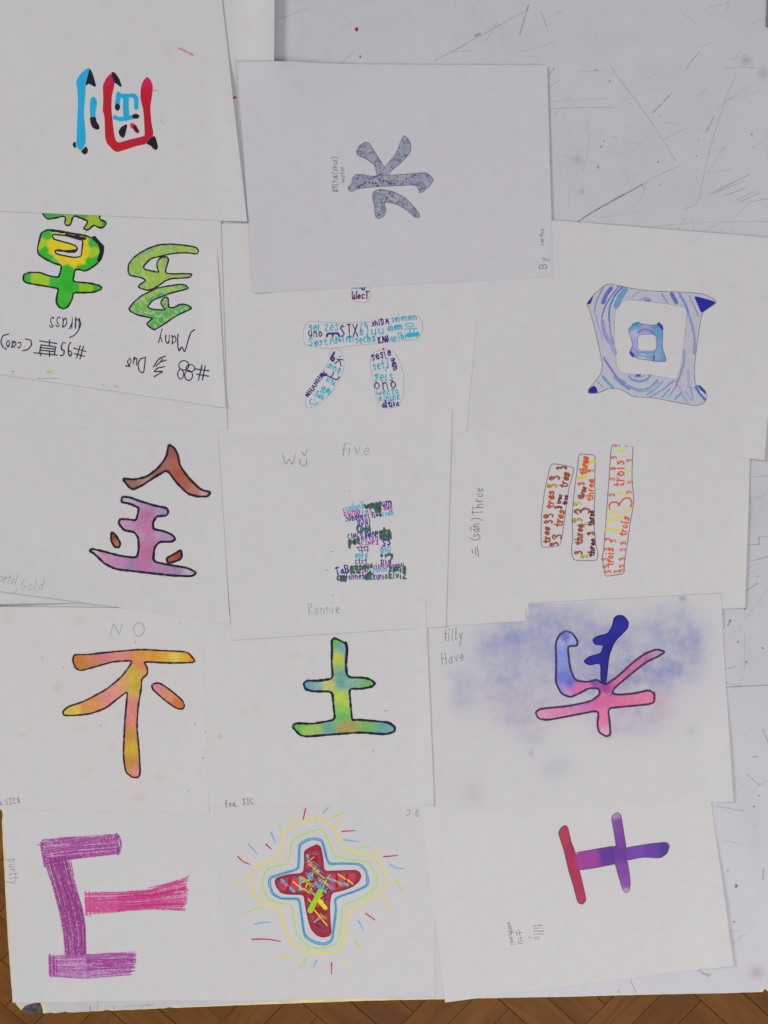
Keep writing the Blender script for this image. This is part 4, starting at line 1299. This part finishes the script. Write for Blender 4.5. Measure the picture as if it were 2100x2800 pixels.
STR = [([(340, 170), (270, 300), (245, 420)], 20, B2), ([(420, 180), (370, 240), (335, 330)], 40, B1), ([(500, 160), (420, 260), (350, 380), (320, 480)], 15, B1), ([(535, 165), (450, 260), (400, 380), (395, 520)], 18, B1),
       ([(560, 200), (500, 290), (470, 370)], 62, B3), ([(330, 520), (350, 650), (400, 720), (460, 850)], 44, ink((160, 158, 205), .7)), ([(400, 500), (410, 650), (440, 750)], 20, B2),
       ([(250, 420), (280, 560), (330, 700)], 18, ink((165, 165, 208), .8)), ([(320, 480), (340, 620), (380, 740)], 14, B2), ([(340, 900), (420, 1020), (520, 1160), (600, 1220)], 24, ink((120, 120, 195), .85)),
       ([(330, 1090), (380, 1150), (440, 1210)], 26, B3), ([(460, 1100), (540, 1170)], 42, B2), ([(520, 1120), (600, 1190), (700, 1230), (800, 1220), (900, 1130)], 18, B3),
       ([(560, 1190), (700, 1250), (820, 1240), (910, 1150)], 10, B2), ([(780, 1280), (870, 1230), (950, 1140)], 15, B3), ([(820, 1300), (950, 1230), (1050, 1140), (1100, 1140)], 20, B2),
       ([(940, 1310), (1020, 1220)], 14, B3), ([(1010, 1300), (1100, 1180)], 14, B2), ([(1080, 1320), (1140, 1260)], 22, B3), ([(600, 1090), (640, 1130), (720, 1145), (790, 1120), (820, 1080)], 28, ink((118, 150, 198), .9)),
       ([(630, 1080), (690, 1105), (760, 1085)], 12, B2), ([(1200, 400), (1250, 560), (1280, 700), (1275, 850)], 28, B4), ([(1170, 830), (1170, 950), (1130, 1080), (1090, 1180)], 24, B2), ([(1040, 240), (1090, 330)], 40, B1),
       ([(940, 240), (1000, 330)], 18, B2), ([(1120, 240), (1180, 340), (1210, 420)], 28, ink((108, 140, 208), .85)), ([(1220, 260), (1290, 400), (1320, 470)], 14, B2), ([(710, 300), (780, 275), (830, 310)], 16, B2),
       ([(760, 300), (810, 310)], 14, ink((85, 85, 160), .9)), ([(640, 270), (700, 220)], 10, B2), ([(1290, 1200), (1330, 1270), (1385, 1330)], 26, ink((60, 110, 190), .9)), ([(1180, 1240), (1240, 1330)], 12, B4),
       ([(1240, 1200), (1260, 1340)], 16, B4), ([(1120, 1200), (1160, 1300), (1200, 1360)], 30, ink((165, 172, 205), .7)), ([(1210, 1020), (1220, 1200)], 30, ink((168, 170, 205), .6)), ([(280, 1150), (330, 1200)], 12, B2)]
for p, w, c in STR:
    D.line(p, w, c, M_COLP, name='pencil_stroke', jit=0.15)
D.dot(695, 1080, 30, 14, ink((78, 88, 152)), M_COLP, 'pencil_stroke')
GL_ = ink((122, 116, 118), .85)
D.line(outer, 8, GL_, M_PENCIL, True, 'pencil_outline')
D.line(inner, 6, ink((150, 146, 158), .6), M_PENCIL, True, 'pencil_outline')
so = [(690, 525), (590, 605), (620, 680), (640, 770), (605, 850), (640, 880), (700, 910), (850, 930), (900, 940), (985, 935), (975, 880), (945, 800), (950, 640), (950, 570), (920, 540), (860, 565), (720, 550)]
sh = [(690, 660), (880, 655), (885, 830), (690, 830)]
pale_ = [4, (690, 545, (42, 140, 182)), (630, 590, (62, 145, 188)), (910, 610, (60, 138, 192)), (930, 660, (58, 140, 190)), (940, 870, (78, 142, 195)), (920, 740, (98, 140, 198)), (930, 560, (62, 62, 162)),
            (622, 862, (62, 58, 160)), (650, 640, (172, 172, 205)), (760, 615, (148, 146, 200)), (660, 740, (150, 150, 205)), (660, 820, (155, 150, 205)), (780, 860, (118, 165, 192)), (850, 890, (110, 150, 195)),
            (740, 890, (165, 175, 205)), (900, 880, (120, 150, 205)), (960, 925, (85, 130, 180))]
D.fill(so, [4] + [(x, y, tuple(int(v * .78 + 188 * .22) for v in c)) for x, y, c in pale_[1:]], M_COLP, [sh], name='pencil_shading', grid=3.5)
D.line(so, 8, ink((98, 108, 150), .8), M_PENCIL, True, 'pencil_outline')
D.line(sh, 7, ink((130, 125, 165), .8), M_PENCIL, True, 'pencil_outline', smooth=1)
for p, w, c in (([(695, 640), (740, 605), (810, 610), (850, 650)], 22, ink((125, 122, 185), .9)), ([(700, 840), (780, 850), (880, 845)], 14, B3), ([(690, 870), (780, 890), (860, 890)], 12, B3), ([(860, 870), (855, 930)], 16, ink((70, 95, 175), .9)),
                ([(640, 560), (690, 540)], 26, ink((42, 142, 182))), ([(905, 545), (945, 600)], 26, ink((60, 60, 165))), ([(615, 845), (640, 880)], 28, ink((55, 52, 155))), ([(640, 790), (700, 860)], 14, B2)):
    D.line(p, w, c, M_COLP, name='pencil_stroke')

# ---- a hidden blank sheet under the grass drawing --------------------------
Y_ = Sheet([(-230, 560), (603, 570), (622, 1173), (-215, 1165)], 6.25,
           'mostly hidden blank paper whose edge shows right of the green grass drawing',
           lift=lambda u, v, x, y: 0.0005 * sstep(.95, 1, u))

# ---- green "grass" and "many" ----------------------------------------------
G_ = Sheet([(-240, 420), (585, 515), (618, 1115), (-215, 992)], 6.5,
           'white paper with two green plant-like characters and upside-down black handwriting',
           lift=lambda u, v, x, y: 0.0012 * sstep(.93, 1, u) * sstep(.2, .4, v) + 0.0007 * sstep(.95, 1, v))
D = sc(Z(40, 570, 5.925), G_)
head = [(430, 400), (520, 350), (640, 350), (850, 390), (1100, 430), (1300, 490), (1420, 590), (1440, 700), (1400, 830), (1330, 900), (1220, 980), (1130, 1020), (1060, 990), (980, 990), (960, 1100), (945, 1150),
        (970, 1190), (1100, 1200), (1240, 1215), (1380, 1250), (1415, 1280), (1390, 1320), (1270, 1360), (1100, 1365), (955, 1365), (930, 1480), (860, 1600), (790, 1630), (720, 1600), (675, 1520), (690, 1400),
        (715, 1300), (560, 1270), (350, 1235), (190, 1205), (140, 1160), (150, 1070), (250, 1035), (420, 1040), (540, 1090), (715, 1120), (750, 1000), (760, 920), (640, 890), (480, 810), (385, 740), (370, 650), (400, 530)]
hole = [(620, 420), (830, 440), (1000, 490), (1110, 515), (1095, 640), (1080, 780), (960, 795), (820, 770), (670, 735), (655, 680), (720, 670), (860, 710), (980, 710), (1020, 660), (1000, 610), (900, 570), (780, 540), (640, 500), (615, 460)]
gr, li, ye = (46, 165, 42), (150, 186, 36), (206, 186, 24)
D.fill(head, [9, (500, 410, gr), (480, 690, gr), (560, 800, gr), (650, 850, (70, 175, 75)), (1240, 560, (52, 168, 52)), (1330, 580, gr), (1220, 850, gr), (1100, 960, gr), (1290, 830, gr), (860, 1000, gr), (860, 1100, gr), (830, 1450, (60, 168, 42)),
              (780, 1550, gr), (900, 1250, (42, 158, 35)), (200, 1120, gr), (170, 1100, gr), (640, 1190, (55, 172, 48)), (700, 1250, gr), (1000, 1280, gr), (1320, 1290, gr), (440, 560, li), (420, 600, li), (1290, 700, li), (1340, 680, li), (1260, 760, li),
              (330, 1130, li), (400, 1140, li), (480, 1170, li), (1150, 1270, (132, 178, 26)), (1090, 1270, (132, 178, 26)), (1220, 1290, (132, 178, 26)), (620, 600, ye), (700, 600, ye), (620, 700, ye), (800, 820, ye), (700, 800, ye), (950, 860, ye),
              (1080, 860, ye), (1130, 750, (220, 185, 20)), (1150, 650, ye), (900, 640, ye), (1140, 560, ye), (700, 390, (170, 190, 60)), (900, 430, (170, 190, 60))], M_MARK, [hole], grid=4)
D.line(hole, 25, BLACK, M_PEN, True)
top = [(450, 40), (460, 90), (500, 150), (550, 175), (640, 160), (800, 125), (830, 160), (810, 230), (830, 270), (870, 280), (910, 260), (940, 150), (980, 120), (1100, 170), (1190, 205), (1160, 270), (1115, 325), (1185, 355),
       (1250, 300), (1285, 270), (1390, 320), (1450, 300), (1490, 240), (1460, 210), (1380, 180), (1375, 40)]
D.fill(top, [8, (550, 130, (60, 150, 60)), (700, 110, (75, 155, 65)), (1080, 140, (72, 150, 70)), (1450, 260, (55, 150, 55)), (880, 200, (138, 172, 42)), (1230, 220, (142, 172, 40)), (1330, 240, (140, 172, 50)), (1380, 270, (138, 172, 42)), (870, 130, (130, 170, 50))], M_MARK)
for p, w in ((head, 29), (top, 27)):
    D.line(p, w, BLACK, M_PEN, True, jit=0.25)
for p, w in (([(700, 680), (860, 698), (1000, 680)], 38), ([(830, 425), (1000, 460), (1140, 490)], 44), ([(1290, 480), (1385, 580), (1405, 700), (1370, 830)], 62), ([(600, 360), (850, 395), (1150, 440)], 32), ([(1415, 580), (1450, 620), (1440, 720), (1400, 830)], 14)):
    D.line(p, w, BLACK, M_PEN, jit=0.3)
D.smudge(370, 1275, 40, 25, (170, 190, 70), .7, name='ink_bleed', mat=M_MARK)
D.smudge(1150, 385, 45, 25, (160, 180, 60), .7, name='ink_bleed', mat=M_MARK)
D = sc(Z(330, 650, 7.213), G_)
many1 = [(160, 520), (250, 400), (380, 300), (550, 210), (750, 140), (1000, 125), (1250, 150), (1420, 175), (1500, 200), (1540, 270), (1500, 325), (1350, 300), (1150, 300), (950, 325), (780, 370), (620, 400), (520, 480), (445, 580),
         (480, 625), (620, 660), (760, 685), (720, 600), (715, 500), (760, 420), (830, 375), (910, 380), (950, 430), (920, 530), (885, 640), (900, 705), (1050, 715), (1250, 710), (1415, 715), (1370, 780), (1280, 795), (1000, 805),
         (880, 850), (760, 940), (640, 1010), (530, 1040), (420, 1010), (345, 970), (380, 920), (500, 850), (440, 800), (320, 770), (200, 750), (150, 690), (150, 600)]
many2 = [(160, 1400), (250, 1280), (400, 1150), (560, 1070), (700, 1000), (900, 960), (1200, 915), (1290, 940), (1345, 1000), (1200, 1040), (1000, 1090), (820, 1160), (640, 1230), (540, 1340), (530, 1370), (620, 1410), (780, 1425),
         (890, 1420), (820, 1350), (790, 1280), (830, 1200), (900, 1165), (940, 1200), (940, 1310), (960, 1380), (1050, 1380), (1160, 1320), (1240, 1310), (1350, 1340), (1400, 1390), (1340, 1430), (1200, 1490), (1050, 1570),
         (880, 1690), (700, 1800), (660, 1815), (590, 1780), (510, 1700), (560, 1650), (640, 1590), (520, 1565), (350, 1530), (200, 1460)]
for poly, pal in ((many1, [(150, 180, 45), (140, 178, 62), (158, 185, 50), (105, 172, 90)]), (many2, [(62, 168, 70), (80, 172, 82), (140, 182, 60), (55, 162, 60)])):
    st = [6]
    for x, y in poly:
        st.append((x + random.uniform(-40, 40), y + random.uniform(-40, 40), random.choice(pal)))
    D.fill(poly, ink((176, 200, 140), .75), M_COLP, name='colour_fill')
    D.fill(poly, st, M_STIP, grid=4, name='stippled_fill')
    D.line(poly, 31, ink((36, 26, 48)), M_PEN, True, jit=0.2)
D = sc(Z(0, 840, 2.765), G_)
PN = ink((40, 30, 62))
D.line([(600, 85), (612, 130), (592, 180), (560, 215), (525, 230)], 9, PN, name='lettering')
D.text('urass', (610, 86), (368, 68), 132, PN, 9)
for p in ([(650, 335), (560, 310)], [(640, 372), (565, 352)], [(607, 290), (580, 385)], [(632, 295), (605, 392)], [(300, 255), (430, 275)], [(310, 285), (418, 300)], [(305, 305), (416, 318)], [(302, 325), (414, 336)],
          [(312, 285), (300, 347)], [(422, 300), (412, 360)], [(255, 345), (432, 362)], [(375, 250), (374, 285)], [(375, 340), (375, 373)], [(310, 347), (307, 366)], [(195, 240), (235, 250), (240, 285), (215, 320), (170, 330)],
          [(65, 203), (22, 215), (6, 260), (20, 300), (48, 318)], [(112, 308), (98, 293), (84, 304)], [(1472, 170), (1442, 190), (1420, 260), (1396, 346), (1376, 295), (1352, 338), (1342, 270), (1346, 205)],
          [(1582, 482), (1470, 466)], [(1577, 522), (1488, 506)], [(1527, 440), (1500, 552)], [(1552, 445), (1530, 552)], [(1250, 370), (1200, 390), (1160, 452)], [(1257, 400), (1212, 415), (1228, 392)], [(1216, 412), (1180, 445)],
          [(1243, 450), (1190, 460), (1160, 490), (1240, 482), (1166, 525)], [(1100, 380), (1086, 502), (1052, 484), (1042, 430), (1060, 390), (1102, 380)], [(950, 444), (986, 448)]):
    D.line(p, 9.5, PN, name='lettering')
D.text('95', (560, 272), (446, 262), 104, PN, 9)
D.text('cao', (168, 268), (38, 250), 78, PN, 8.5)
D.text('any', (1340, 214), (1185, 205), 108, PN, 8.5)
D.text('uo', (1044, 386), (956, 374), 98, PN, 8.5)
for e in ((1390, 440, 38, 36), (1366, 506, 22, 38), (1440, 462, 32, 28), (1426, 516, 30, 38)):
    D.line(ell(*e), 8.5, PN, M_PEN, True, 'lettering')
for p in ([(88, 487), (116, 487)], [(101, 487), (97, 512)], [(285, 538), (440, 540)], [(770, 580), (790, 596)], [(860, 590), (900, 606)]):
    D.line(p, 4.5, PENCIL, M_PENCIL, name='pencil_mark')
D.dot(370, 490, 22, 11, ink((180, 200, 60), .8), M_MARK, 'ink_dot', .1)

# ---- the large blank sheet under red and blue, and the red and blue sheet --
A2 = Sheet([(150, -210), (755, -205), (748, 645), (150, 640)], 1.5,
           'blank white paper with lifted edge casting a grey shadow, beneath the water drawing',
           lift=lambda u, v, x, y: 0.0056 * sstep(.80, 1, u) * (1 - sstep(.44, .49, v)))
D = sc(Z(560, 0, 3.7705), A2)
RB = Sheet([(-160, -30), (605, -15), (677, 607), (-170, 571)], 6.9,
           'white paper with cyan, red and black marker character, top left',
           lift=lambda u, v, x, y: 0.0016 * sstep(.9, 1, u) * sstep(.25, .42, v) + 0.0004 * sstep(.95, 1, v))
D = sc(Z(180, 160, 5.925), RB)
CY, RE, BK = ink((26, 156, 202)), ink((172, 18, 38)), ink((22, 14, 30))
D.fill([(385, 150), (330, 175), (230, 260), (165, 380), (190, 500), (200, 750), (185, 1000), (175, 1350), (175, 1440), (245, 1500), (300, 1430), (330, 1350), (320, 1150), (295, 900), (320, 600), (325, 440), (350, 400), (385, 250)], CY)
D.fill([(440, 620), (400, 660), (390, 800), (395, 960), (490, 960), (485, 850), (515, 720), (480, 630)], CY)
D.fill([(740, 235), (650, 330), (600, 450), (610, 650), (600, 850), (630, 950), (640, 1350), (810, 1530), (1000, 1470), (1150, 1420), (1310, 1390), (1430, 1240), (1390, 1050), (1370, 800), (1400, 600), (1415, 450), (1380, 350), (1320, 295),
        (1250, 370), (1215, 480), (1210, 650), (1260, 850), (1280, 1200), (1275, 1260), (1050, 1310), (850, 1370), (800, 1310), (770, 1100), (740, 800), (750, 600), (790, 450), (790, 380)],
       [2.5, (700, 300, (180, 24, 60)), (1320, 330, (188, 28, 78)), (680, 600, (174, 18, 40)), (690, 1000, (168, 16, 36)), (800, 1450, (176, 20, 34)), (1150, 1360, (174, 18, 44)), (1330, 900, (170, 16, 36)), (1310, 600, (176, 18, 42))])
for p in ([(390, 155), (440, 250), (500, 460), (460, 460), (380, 410), (320, 450), (345, 330)], [(165, 1345), (115, 1370), (115, 1420), (150, 1455), (170, 1440)], [(330, 1420), (365, 1480), (350, 1540), (300, 1560), (240, 1510)],
          [(390, 950), (490, 950), (500, 1020), (545, 1090), (550, 1150), (500, 1160), (430, 1120), (400, 1040)], [(740, 220), (800, 230), (870, 330), (915, 460), (880, 460), (830, 420), (790, 400), (745, 270)],
          [(1430, 1245), (1465, 1300), (1500, 1440), (1470, 1490), (1420, 1470), (1380, 1420), (1300, 1380)]):
    D.fill(p, BK)
for p, w in (([(860, 580), (850, 660), (835, 750)], 76), ([(850, 610), (1000, 610), (1100, 600), (1145, 650), (1145, 800)], 76), ([(975, 620), (975, 800), (985, 960)], 92), ([(800, 960), (900, 990), (1080, 955)], 70)):
    D.line(p, w, CY, M_MARK, name='marker_stroke')
D.dot(840, 790, 44, 60, BK, M_MARK)
D.dot(1135, 940, 60, 42, BK, M_MARK)
D.fill([(985, 1065), (1000, 1090), (960, 1260), (930, 1295), (880, 1260), (850, 1190), (900, 1110)], BK)
D.line([(1080, 1085), (1165, 1185)], 72, ink((195, 32, 62)), M_MARK, name='marker_stroke')
D.line([(1122, 1112), (1150, 1170)], 62, ink((52, 12, 28)), M_MARK, name='marker_stroke')
D.line([(1405, 525), (1485, 520)], 18, ink((200, 110, 140), .8), M_MARK, name='marker_stroke', taper=.6)
line(RB, [(488, 132), (506, 140), (527, 151)], 5, ink((200, 120, 135), .7), M_COLP, name='marker_stroke')
line(RB, [(446, 322), (441, 334), (452, 342)], 2, ink((165, 160, 190), .5), M_PENCIL, name='pencil_mark')

# ---- water ------------------------------------------------------------------
B_ = Sheet([(649, 175), (1496, 178), (1512, 757), (692, 802)], 7.3,
           'pale bluish paper with silvery patterned water character, topmost sheet in the middle', paper=1,
           lift=lambda u, v, x, y: 0.0052 * math.exp(-((u - .12) / .16) ** 2) * sstep(.35, 0, v) + 0.0010 * sstep(.1, 0, u) * sstep(.3, 1, v))
D = sc(Z(890, 340, 5.184), B_)
wl = [[(570, 250), (480, 300), (440, 380), (450, 440), (580, 490), (700, 580), (735, 735), (830, 735), (840, 640), (800, 550), (700, 400), (620, 270)],
      [(1110, 155), (1160, 190), (1215, 290), (1200, 400), (1100, 520), (950, 640), (880, 735), (800, 735), (815, 640), (900, 540), (1000, 420), (1060, 260)],
      [(430, 710), (380, 770), (370, 850), (320, 890), (330, 940), (370, 955), (460, 910), (720, 885), (1000, 870), (1260, 860), (1310, 890), (1330, 970), (1380, 960), (1480, 870), (1530, 800), (1500, 740), (1420, 685), (1200, 700), (1000, 720),
       (800, 720), (650, 740), (540, 715)],
      [(770, 920), (690, 950), (665, 1010), (690, 1150), (710, 1320), (760, 1340), (830, 1300), (860, 1220), (830, 1110), (900, 1105), (1050, 1150), (1180, 1240), (1270, 1320), (1330, 1320), (1335, 1270), (1240, 1150), (1130, 1040), (950, 950)]]
wp = [(140, 143, 160), (136, 149, 160), (152, 154, 166), (143, 140, 163), (134, 142, 160)]
for poly in wl:
    st = [5] + [(x + random.uniform(-50, 50), y + random.uniform(-50, 50), random.choice(wp)) for x, y in poly]
    D.fill(poly, st, M_WASH, grid=3.5, name='pencil_shading')
    xs, ys = [p[0] for p in poly], [p[1] for p in poly]
    n = 0
    m = Mesh()
    zz = Z(890, 340, 5.184)
    lev = B_.next(4)
    while n < len(poly) * 5:
        x, y = random.uniform(min(xs), max(xs)), random.uniform(min(ys), max(ys))
        if not inside(x, y, poly):
            continue
        n += 1
        r, a0 = random.uniform(14, 46), random.uniform(0, 6.3)
        arc = [(x + r * math.cos(a0 + t * .45), y + r * .7 * math.sin(a0 + t * .45)) for t in range(8)]
        arc = [p for p in arc if inside(p[0], p[1], poly)]
        if len(arc) > 2:
            m.ribbon(B_, zz(arc), random.uniform(1.6, 3.6), ink(random.choice([(112, 114, 142), (118, 138, 150), (172, 173, 182), (122, 110, 145), (92, 95, 122), (178, 180, 188), (182, 183, 190)]), .7), lev + n % 4 * .5)
    m.build(B_, 'pencil_swirls', M_PENCIL)
    D.line(poly, 13, ink((108, 106, 128), .75), M_PENCIL, True, 'pencil_outline')
for x, y in ((470, 890), (515, 860), (560, 830), (620, 825), (670, 835), (710, 835), (740, 870), (770, 790), (820, 805), (880, 815), (920, 835), (975, 845), (1020, 750), (1075, 755), (1145, 770), (455, 770)):
    D.dot(x, y, 15, 13, ink((66, 62, 88)), M_PEN)
D.dot(1075, 762, 70, 22, ink((178, 176, 160), .6), M_COLP, 'pencil_stroke')
D.line([(620, 780), (720, 740), (800, 700)], 20, ink((100, 92, 140), .8), M_PENCIL, name='pencil_stroke')
D.line([(860, 960), (930, 1060), (1000, 1090), (1030, 1040), (980, 1000)], 14, ink((186, 186, 196), .9), M_PENCIL, name='pencil_stroke')
D.line([(770, 1090), (760, 1200), (800, 1290)], 16, ink((150, 175, 178), .9), M_PENCIL, name='pencil_stroke')
GW = ink((112, 112, 118), .85)
D.text('#159', (182, 968), (178, 790), 86, GW, 10, M_PENCIL)
for p in ([(100, 750), (175, 745)], [(120, 775), (150, 752), (170, 785)], [(115, 730), (145, 742), (170, 715)]):
    D.line(p, 10, GW, M_PENCIL, name='lettering')
D.text('(shui)', (172, 705), (160, 450), 84, GW, 10, M_PENCIL)
D.text('water', (276, 825), (262, 588), 72, GW, 10, M_PENCIL)
D = sc(Z(620, 140, 1.803), B_)
D.text('By', (1578, 1075), (1576, 1010), 36, ink((120, 118, 124), .7), 4, M_PENCIL)
D.text('xantha', (1562, 958), (1560, 876), 20, ink((120, 118, 124), .8), 3.2, M_PENCIL)

# the red dash on the sheet below, beside the water drawing
line(A2, [(631, 271), (638, 268), (646, 266)], 6, ink((178, 36, 66)), M_MARK, name='marker_stroke')

# ---- grey board poking in at the top right ---------------------------------
q0, q1 = unproject(2094, 74, TOP), unproject(2290, -560, TOP)
bx_ = Vector(((q0.x + q1.x) / 2, (q0.y + q1.y) / 2, TOP))
hw, hl = abs(q1.x - q0.x) / 2, abs(q1.y - q0.y) / 2
v, f = [], []
for z_, e in ((0.0002, 0), (0.0028, 0), (0.0034, .0007)):
    v += [(-hw + e, -hl + e, z_), (hw - e, -hl + e, z_), (hw - e, hl - e, z_), (-hw + e, hl - e, z_)]
for k in (0, 4):
    for i in range(4):
        j = (i + 1) % 4
        f.append((k + i, k + j, k + 4 + j, k + 4 + i))
f += [(8, 9, 10, 11), (3, 2, 1, 0)]
gb = new_obj('grey_board', v, f, M_GREY)
gb.location = bx_
tag(gb, 'dark grey flat board, only its edge showing at the top right corner', 'board')

# ---- marks on the table top --------------------------------------------------
TS = TableSurf()
D = sc(Z(1480, 140, 2.6758), TS)


def scr(pts, w, g, a=0.8, rgb=None, nm='scratch'):
    D.line(pts, w, ink(rgb or (g + 12, g + 12, g + 16), a * .55), M_PENCIL, name=nm, jit=0.3, smooth=1)


scr([(252, 1258), (380, 1175), (550, 1080), (740, 975)], 9, 84, 1)
scr([(300, 1222), (430, 1140), (600, 1046)], 4, 100, .8)
scr([(740, 975), (860, 905), (1010, 840)], 5, 120, .6)
scr([(815, 450), (880, 385), (950, 310)], 6, 92, .95)
scr([(1055, 135), (1100, 70), (1160, 5)], 5, 100, .9)
scr([(1203, 592), (1240, 530), (1265, 470)], 6, 92, .9)
scr([(510, 110), (560, 190), (680, 340), (820, 540), (890, 650), (980, 800)], 9, 130, .45)
scr([(890, 650), (980, 600), (1060, 560)], 6, 125, .55)
scr([(60, 420), (300, 412), (540, 410)], 6, 125, .6)
scr([(60, 370), (480, 345)], 5, 130, .4)
scr([(1420, 170), (1340, 380), (1250, 650), (1190, 900), (1150, 1110), (1040, 1160)], 7, 130, .5)
scr([(330, 520), (355, 640), (330, 800), (300, 880)], 6, 130, .4)
scr([(720, 1290), (1200, 1250), (1660, 1245)], 5, 130, .45)
scr([(270, 152), (440, 140)], 6, 125, .5)
scr([(45, 190), (90, 130)], 6, 120, .7)
scr([(55, 265), (140, 205)], 7, 130, .5)
scr([(1145, 330), (1220, 255)], 5, 120, .6)
scr([(1340, 360), (1500, 340)], 4, 130, .5)
scr([(1335, 130), (1460, 115), (1580, 125)], 6, 130, .45)
scr([(1530, 715), (1625, 660)], 4, 120, .6)
scr([(1100, 1200), (1120, 1340)], 5, 130, .4)
for a, b_, rgb in (((1220, 1052), (1525, 900), (110, 104, 106)), ((1260, 1042), (1480, 950), (170, 120, 128)), ((1330, 1060), (1500, 1000), (122, 120, 124)), ((1420, 1092), (1570, 1022), (120, 118, 122)),
                   ((1450, 1105), (1600, 1036), (118, 116, 120)), ((1510, 1105), (1655, 1080), (125, 125, 130)), ((1300, 1010), (1420, 950), (180, 128, 135))):
    scr([a, b_], 4.5, 0, .85, rgb, 'scribble')
for x, y, r in ((650, 385, 7), (500, 220, 8), (870, 480, 6), (650, 552, 5), (1150, 652, 6), (1135, 765, 6), (870, 975, 6), (1315, 985, 6), (1135, 920, 5), (90, 130, 9), (68, 800, 5), (745, 1303, 5), (825, 170, 6), (430, 582, 5),
                (400, 138, 8), (415, 848, 12), (855, 812, 9), (1005, 1295, 7), (1540, 608, 9), (460, 655, 7)):
    D.dot(x, y, r * .8, r, ink((128, 128, 133), .6), M_PENCIL, 'speck')
D.dot(440, 700, 12, 5, ink((176, 88, 92), .8), M_PENCIL, 'speck')
for s in ((300, 1025, 32, 36, (200, 130, 140), .6), (1325, 715, 34, 34, (205, 150, 160), .45), (260, 800, 90, 60, (178, 176, 160), .4), (1500, 70, 90, 60, (150, 155, 175), .4), (1620, 160, 60, 80, (140, 150, 180), .4)):
    D.smudge(*s, name='stain')
D = sc(lambda p: list(p), TS)
D.dot(975, 80, 5, 6, ink((150, 22, 62)), M_MARK, 'speck')
D.dot(985, 155, 2.5, 4, ink((110, 108, 116)), M_PENCIL, 'speck')
for a, b_, w, g, al in (((1445, 14), (1421, 95), 2.6, 100, .9), ((1190, 166), (1445, 25), 2.6, 126, .6), ((1300, 98), (1312, 92), 6, 105, .8), ((1480, 30), (1500, 90), 3, 128, .5), ((1360, 60), (1330, 110), 2, 130, .5),
                        ((1858, 30), (1910, 70), 2, 130, .4), ((1980, 1879), (2104, 1873), 2.6, 112, .85), ((1975, 1832), (2010, 1822), 2.6, 116, .8), ((2040, 1615), (2072, 1595), 3, 112, .8), ((2055, 1535), (2104, 1520), 2.6, 120, .75),
                        ((2048, 1305), (2104, 1300), 2, 140, .6), ((2048, 1375), (2104, 1345), 2, 150, .5), ((2042, 1490), (2075, 1488), 3, 120, .7), ((2074, 1470), (2078, 1490), 3, 120, .7), ((2072, 1468), (2104, 1466), 2, 130, .6),
                        ((1972, 1661), (2036, 1658), 2, 125, .8), ((2035, 1735), (2036, 1830), 2.2, 140, .4), ((2086, 1995), (2104, 2038), 2.6, 110, .7), ((2058, 2070), (2072, 2068), 2.4, 116, .8), ((2042, 2118), (2076, 2146), 2.4, 128, .6),
                        ((2070, 2150), (2104, 2132), 2.2, 130, .6), ((1960, 2205), (2040, 2218), 2.4, 128, .6), ((1985, 2298), (2035, 2310), 2, 135, .5), ((2088, 2375), (2086, 2405), 5, 125, .6), ((1724, 2680), (1738, 2712), 2.5, 125, .7),
                        ((1910, 2652), (1936, 2668), 5, 125, .6), ((1918, 2662), (1945, 2664), 4, 130, .5), ((1690, 2708), (1692, 2714), 3, 110, .8), ((246, 2752), (247, 2764), 3, 95, .8), ((310, 2752), (312, 2762), 3, 110, .7),
                        ((268, 2736), (266, 2760), 2, 120, .6), ((340, 2752), (420, 2745), 2.5, 140, .5), ((380, 2752), (420, 2748), 2.5, 130, .5), ((1990, 1710), (1996, 1700), 5, 105, .8)):
    D.line([a, b_], w, ink((g + 8, g + 8, g + 12), al * .6), M_PENCIL, name='scratch', jit=.3)
for x, y, r in ((2018, 1755, 3), (2085, 1772, 3.5), (2041, 1810, 4), (2013, 2423, 5.5), (2007, 2520, 3), (1990, 2380, 2.5), (2062, 2205, 3), (2075, 2175, 2.5), (1996, 1697, 4), (1992, 2595, 3.5), (2036, 1666, 3)):
    D.dot(x, y, r, r * .7, ink((112, 110, 116), .85), M_PENCIL, 'speck', rot=random.uniform(0, 3))
D.smudge(2070, 2660, 40, 30, (188, 168, 178), .6, name='stain')
for (x, y, rx, ry, a) in ((1640, 120, 120, 40, .3), (1760, 420, 90, 70, .25), (1900, 520, 120, 60, .3), (1960, 300, 90, 110, .2), (1330, 70, 120, 50, .25), (1560, 470, 50, 90, .25), (1050, 60, 110, 50, .2), (2060, 1400, 40, 110, .35), (2050, 1800, 45, 120, .3), (2060, 2250, 45, 140, .3), (1800, 200, 140, 50, .25)):
    D.smudge(x, y, rx * 1.3, ry * 1.3, (150, 150, 156), a * .22, name='scuff', rot=random.uniform(-.6, .6))
for i in range(110):
    x, y = (random.uniform(800, 2100), random.uniform(0, 170)) if i < 30 else ((random.uniform(1510, 2100), random.gauss(420, 130)) if i < 80 else (random.uniform(2005, 2100), random.uniform(1260, 2560)))
    a, l = random.gauss(2.5, .5), random.uniform(6, 30) if random.random() < .6 else random.uniform(40, 120)
    D.line([(x, y), (x + l * math.cos(a), y + l * math.sin(a))], random.uniform(1.8, 3.6), ink((145, 145, 150), random.uniform(.06, .24)), M_PENCIL, name='scratch', jit=.3)
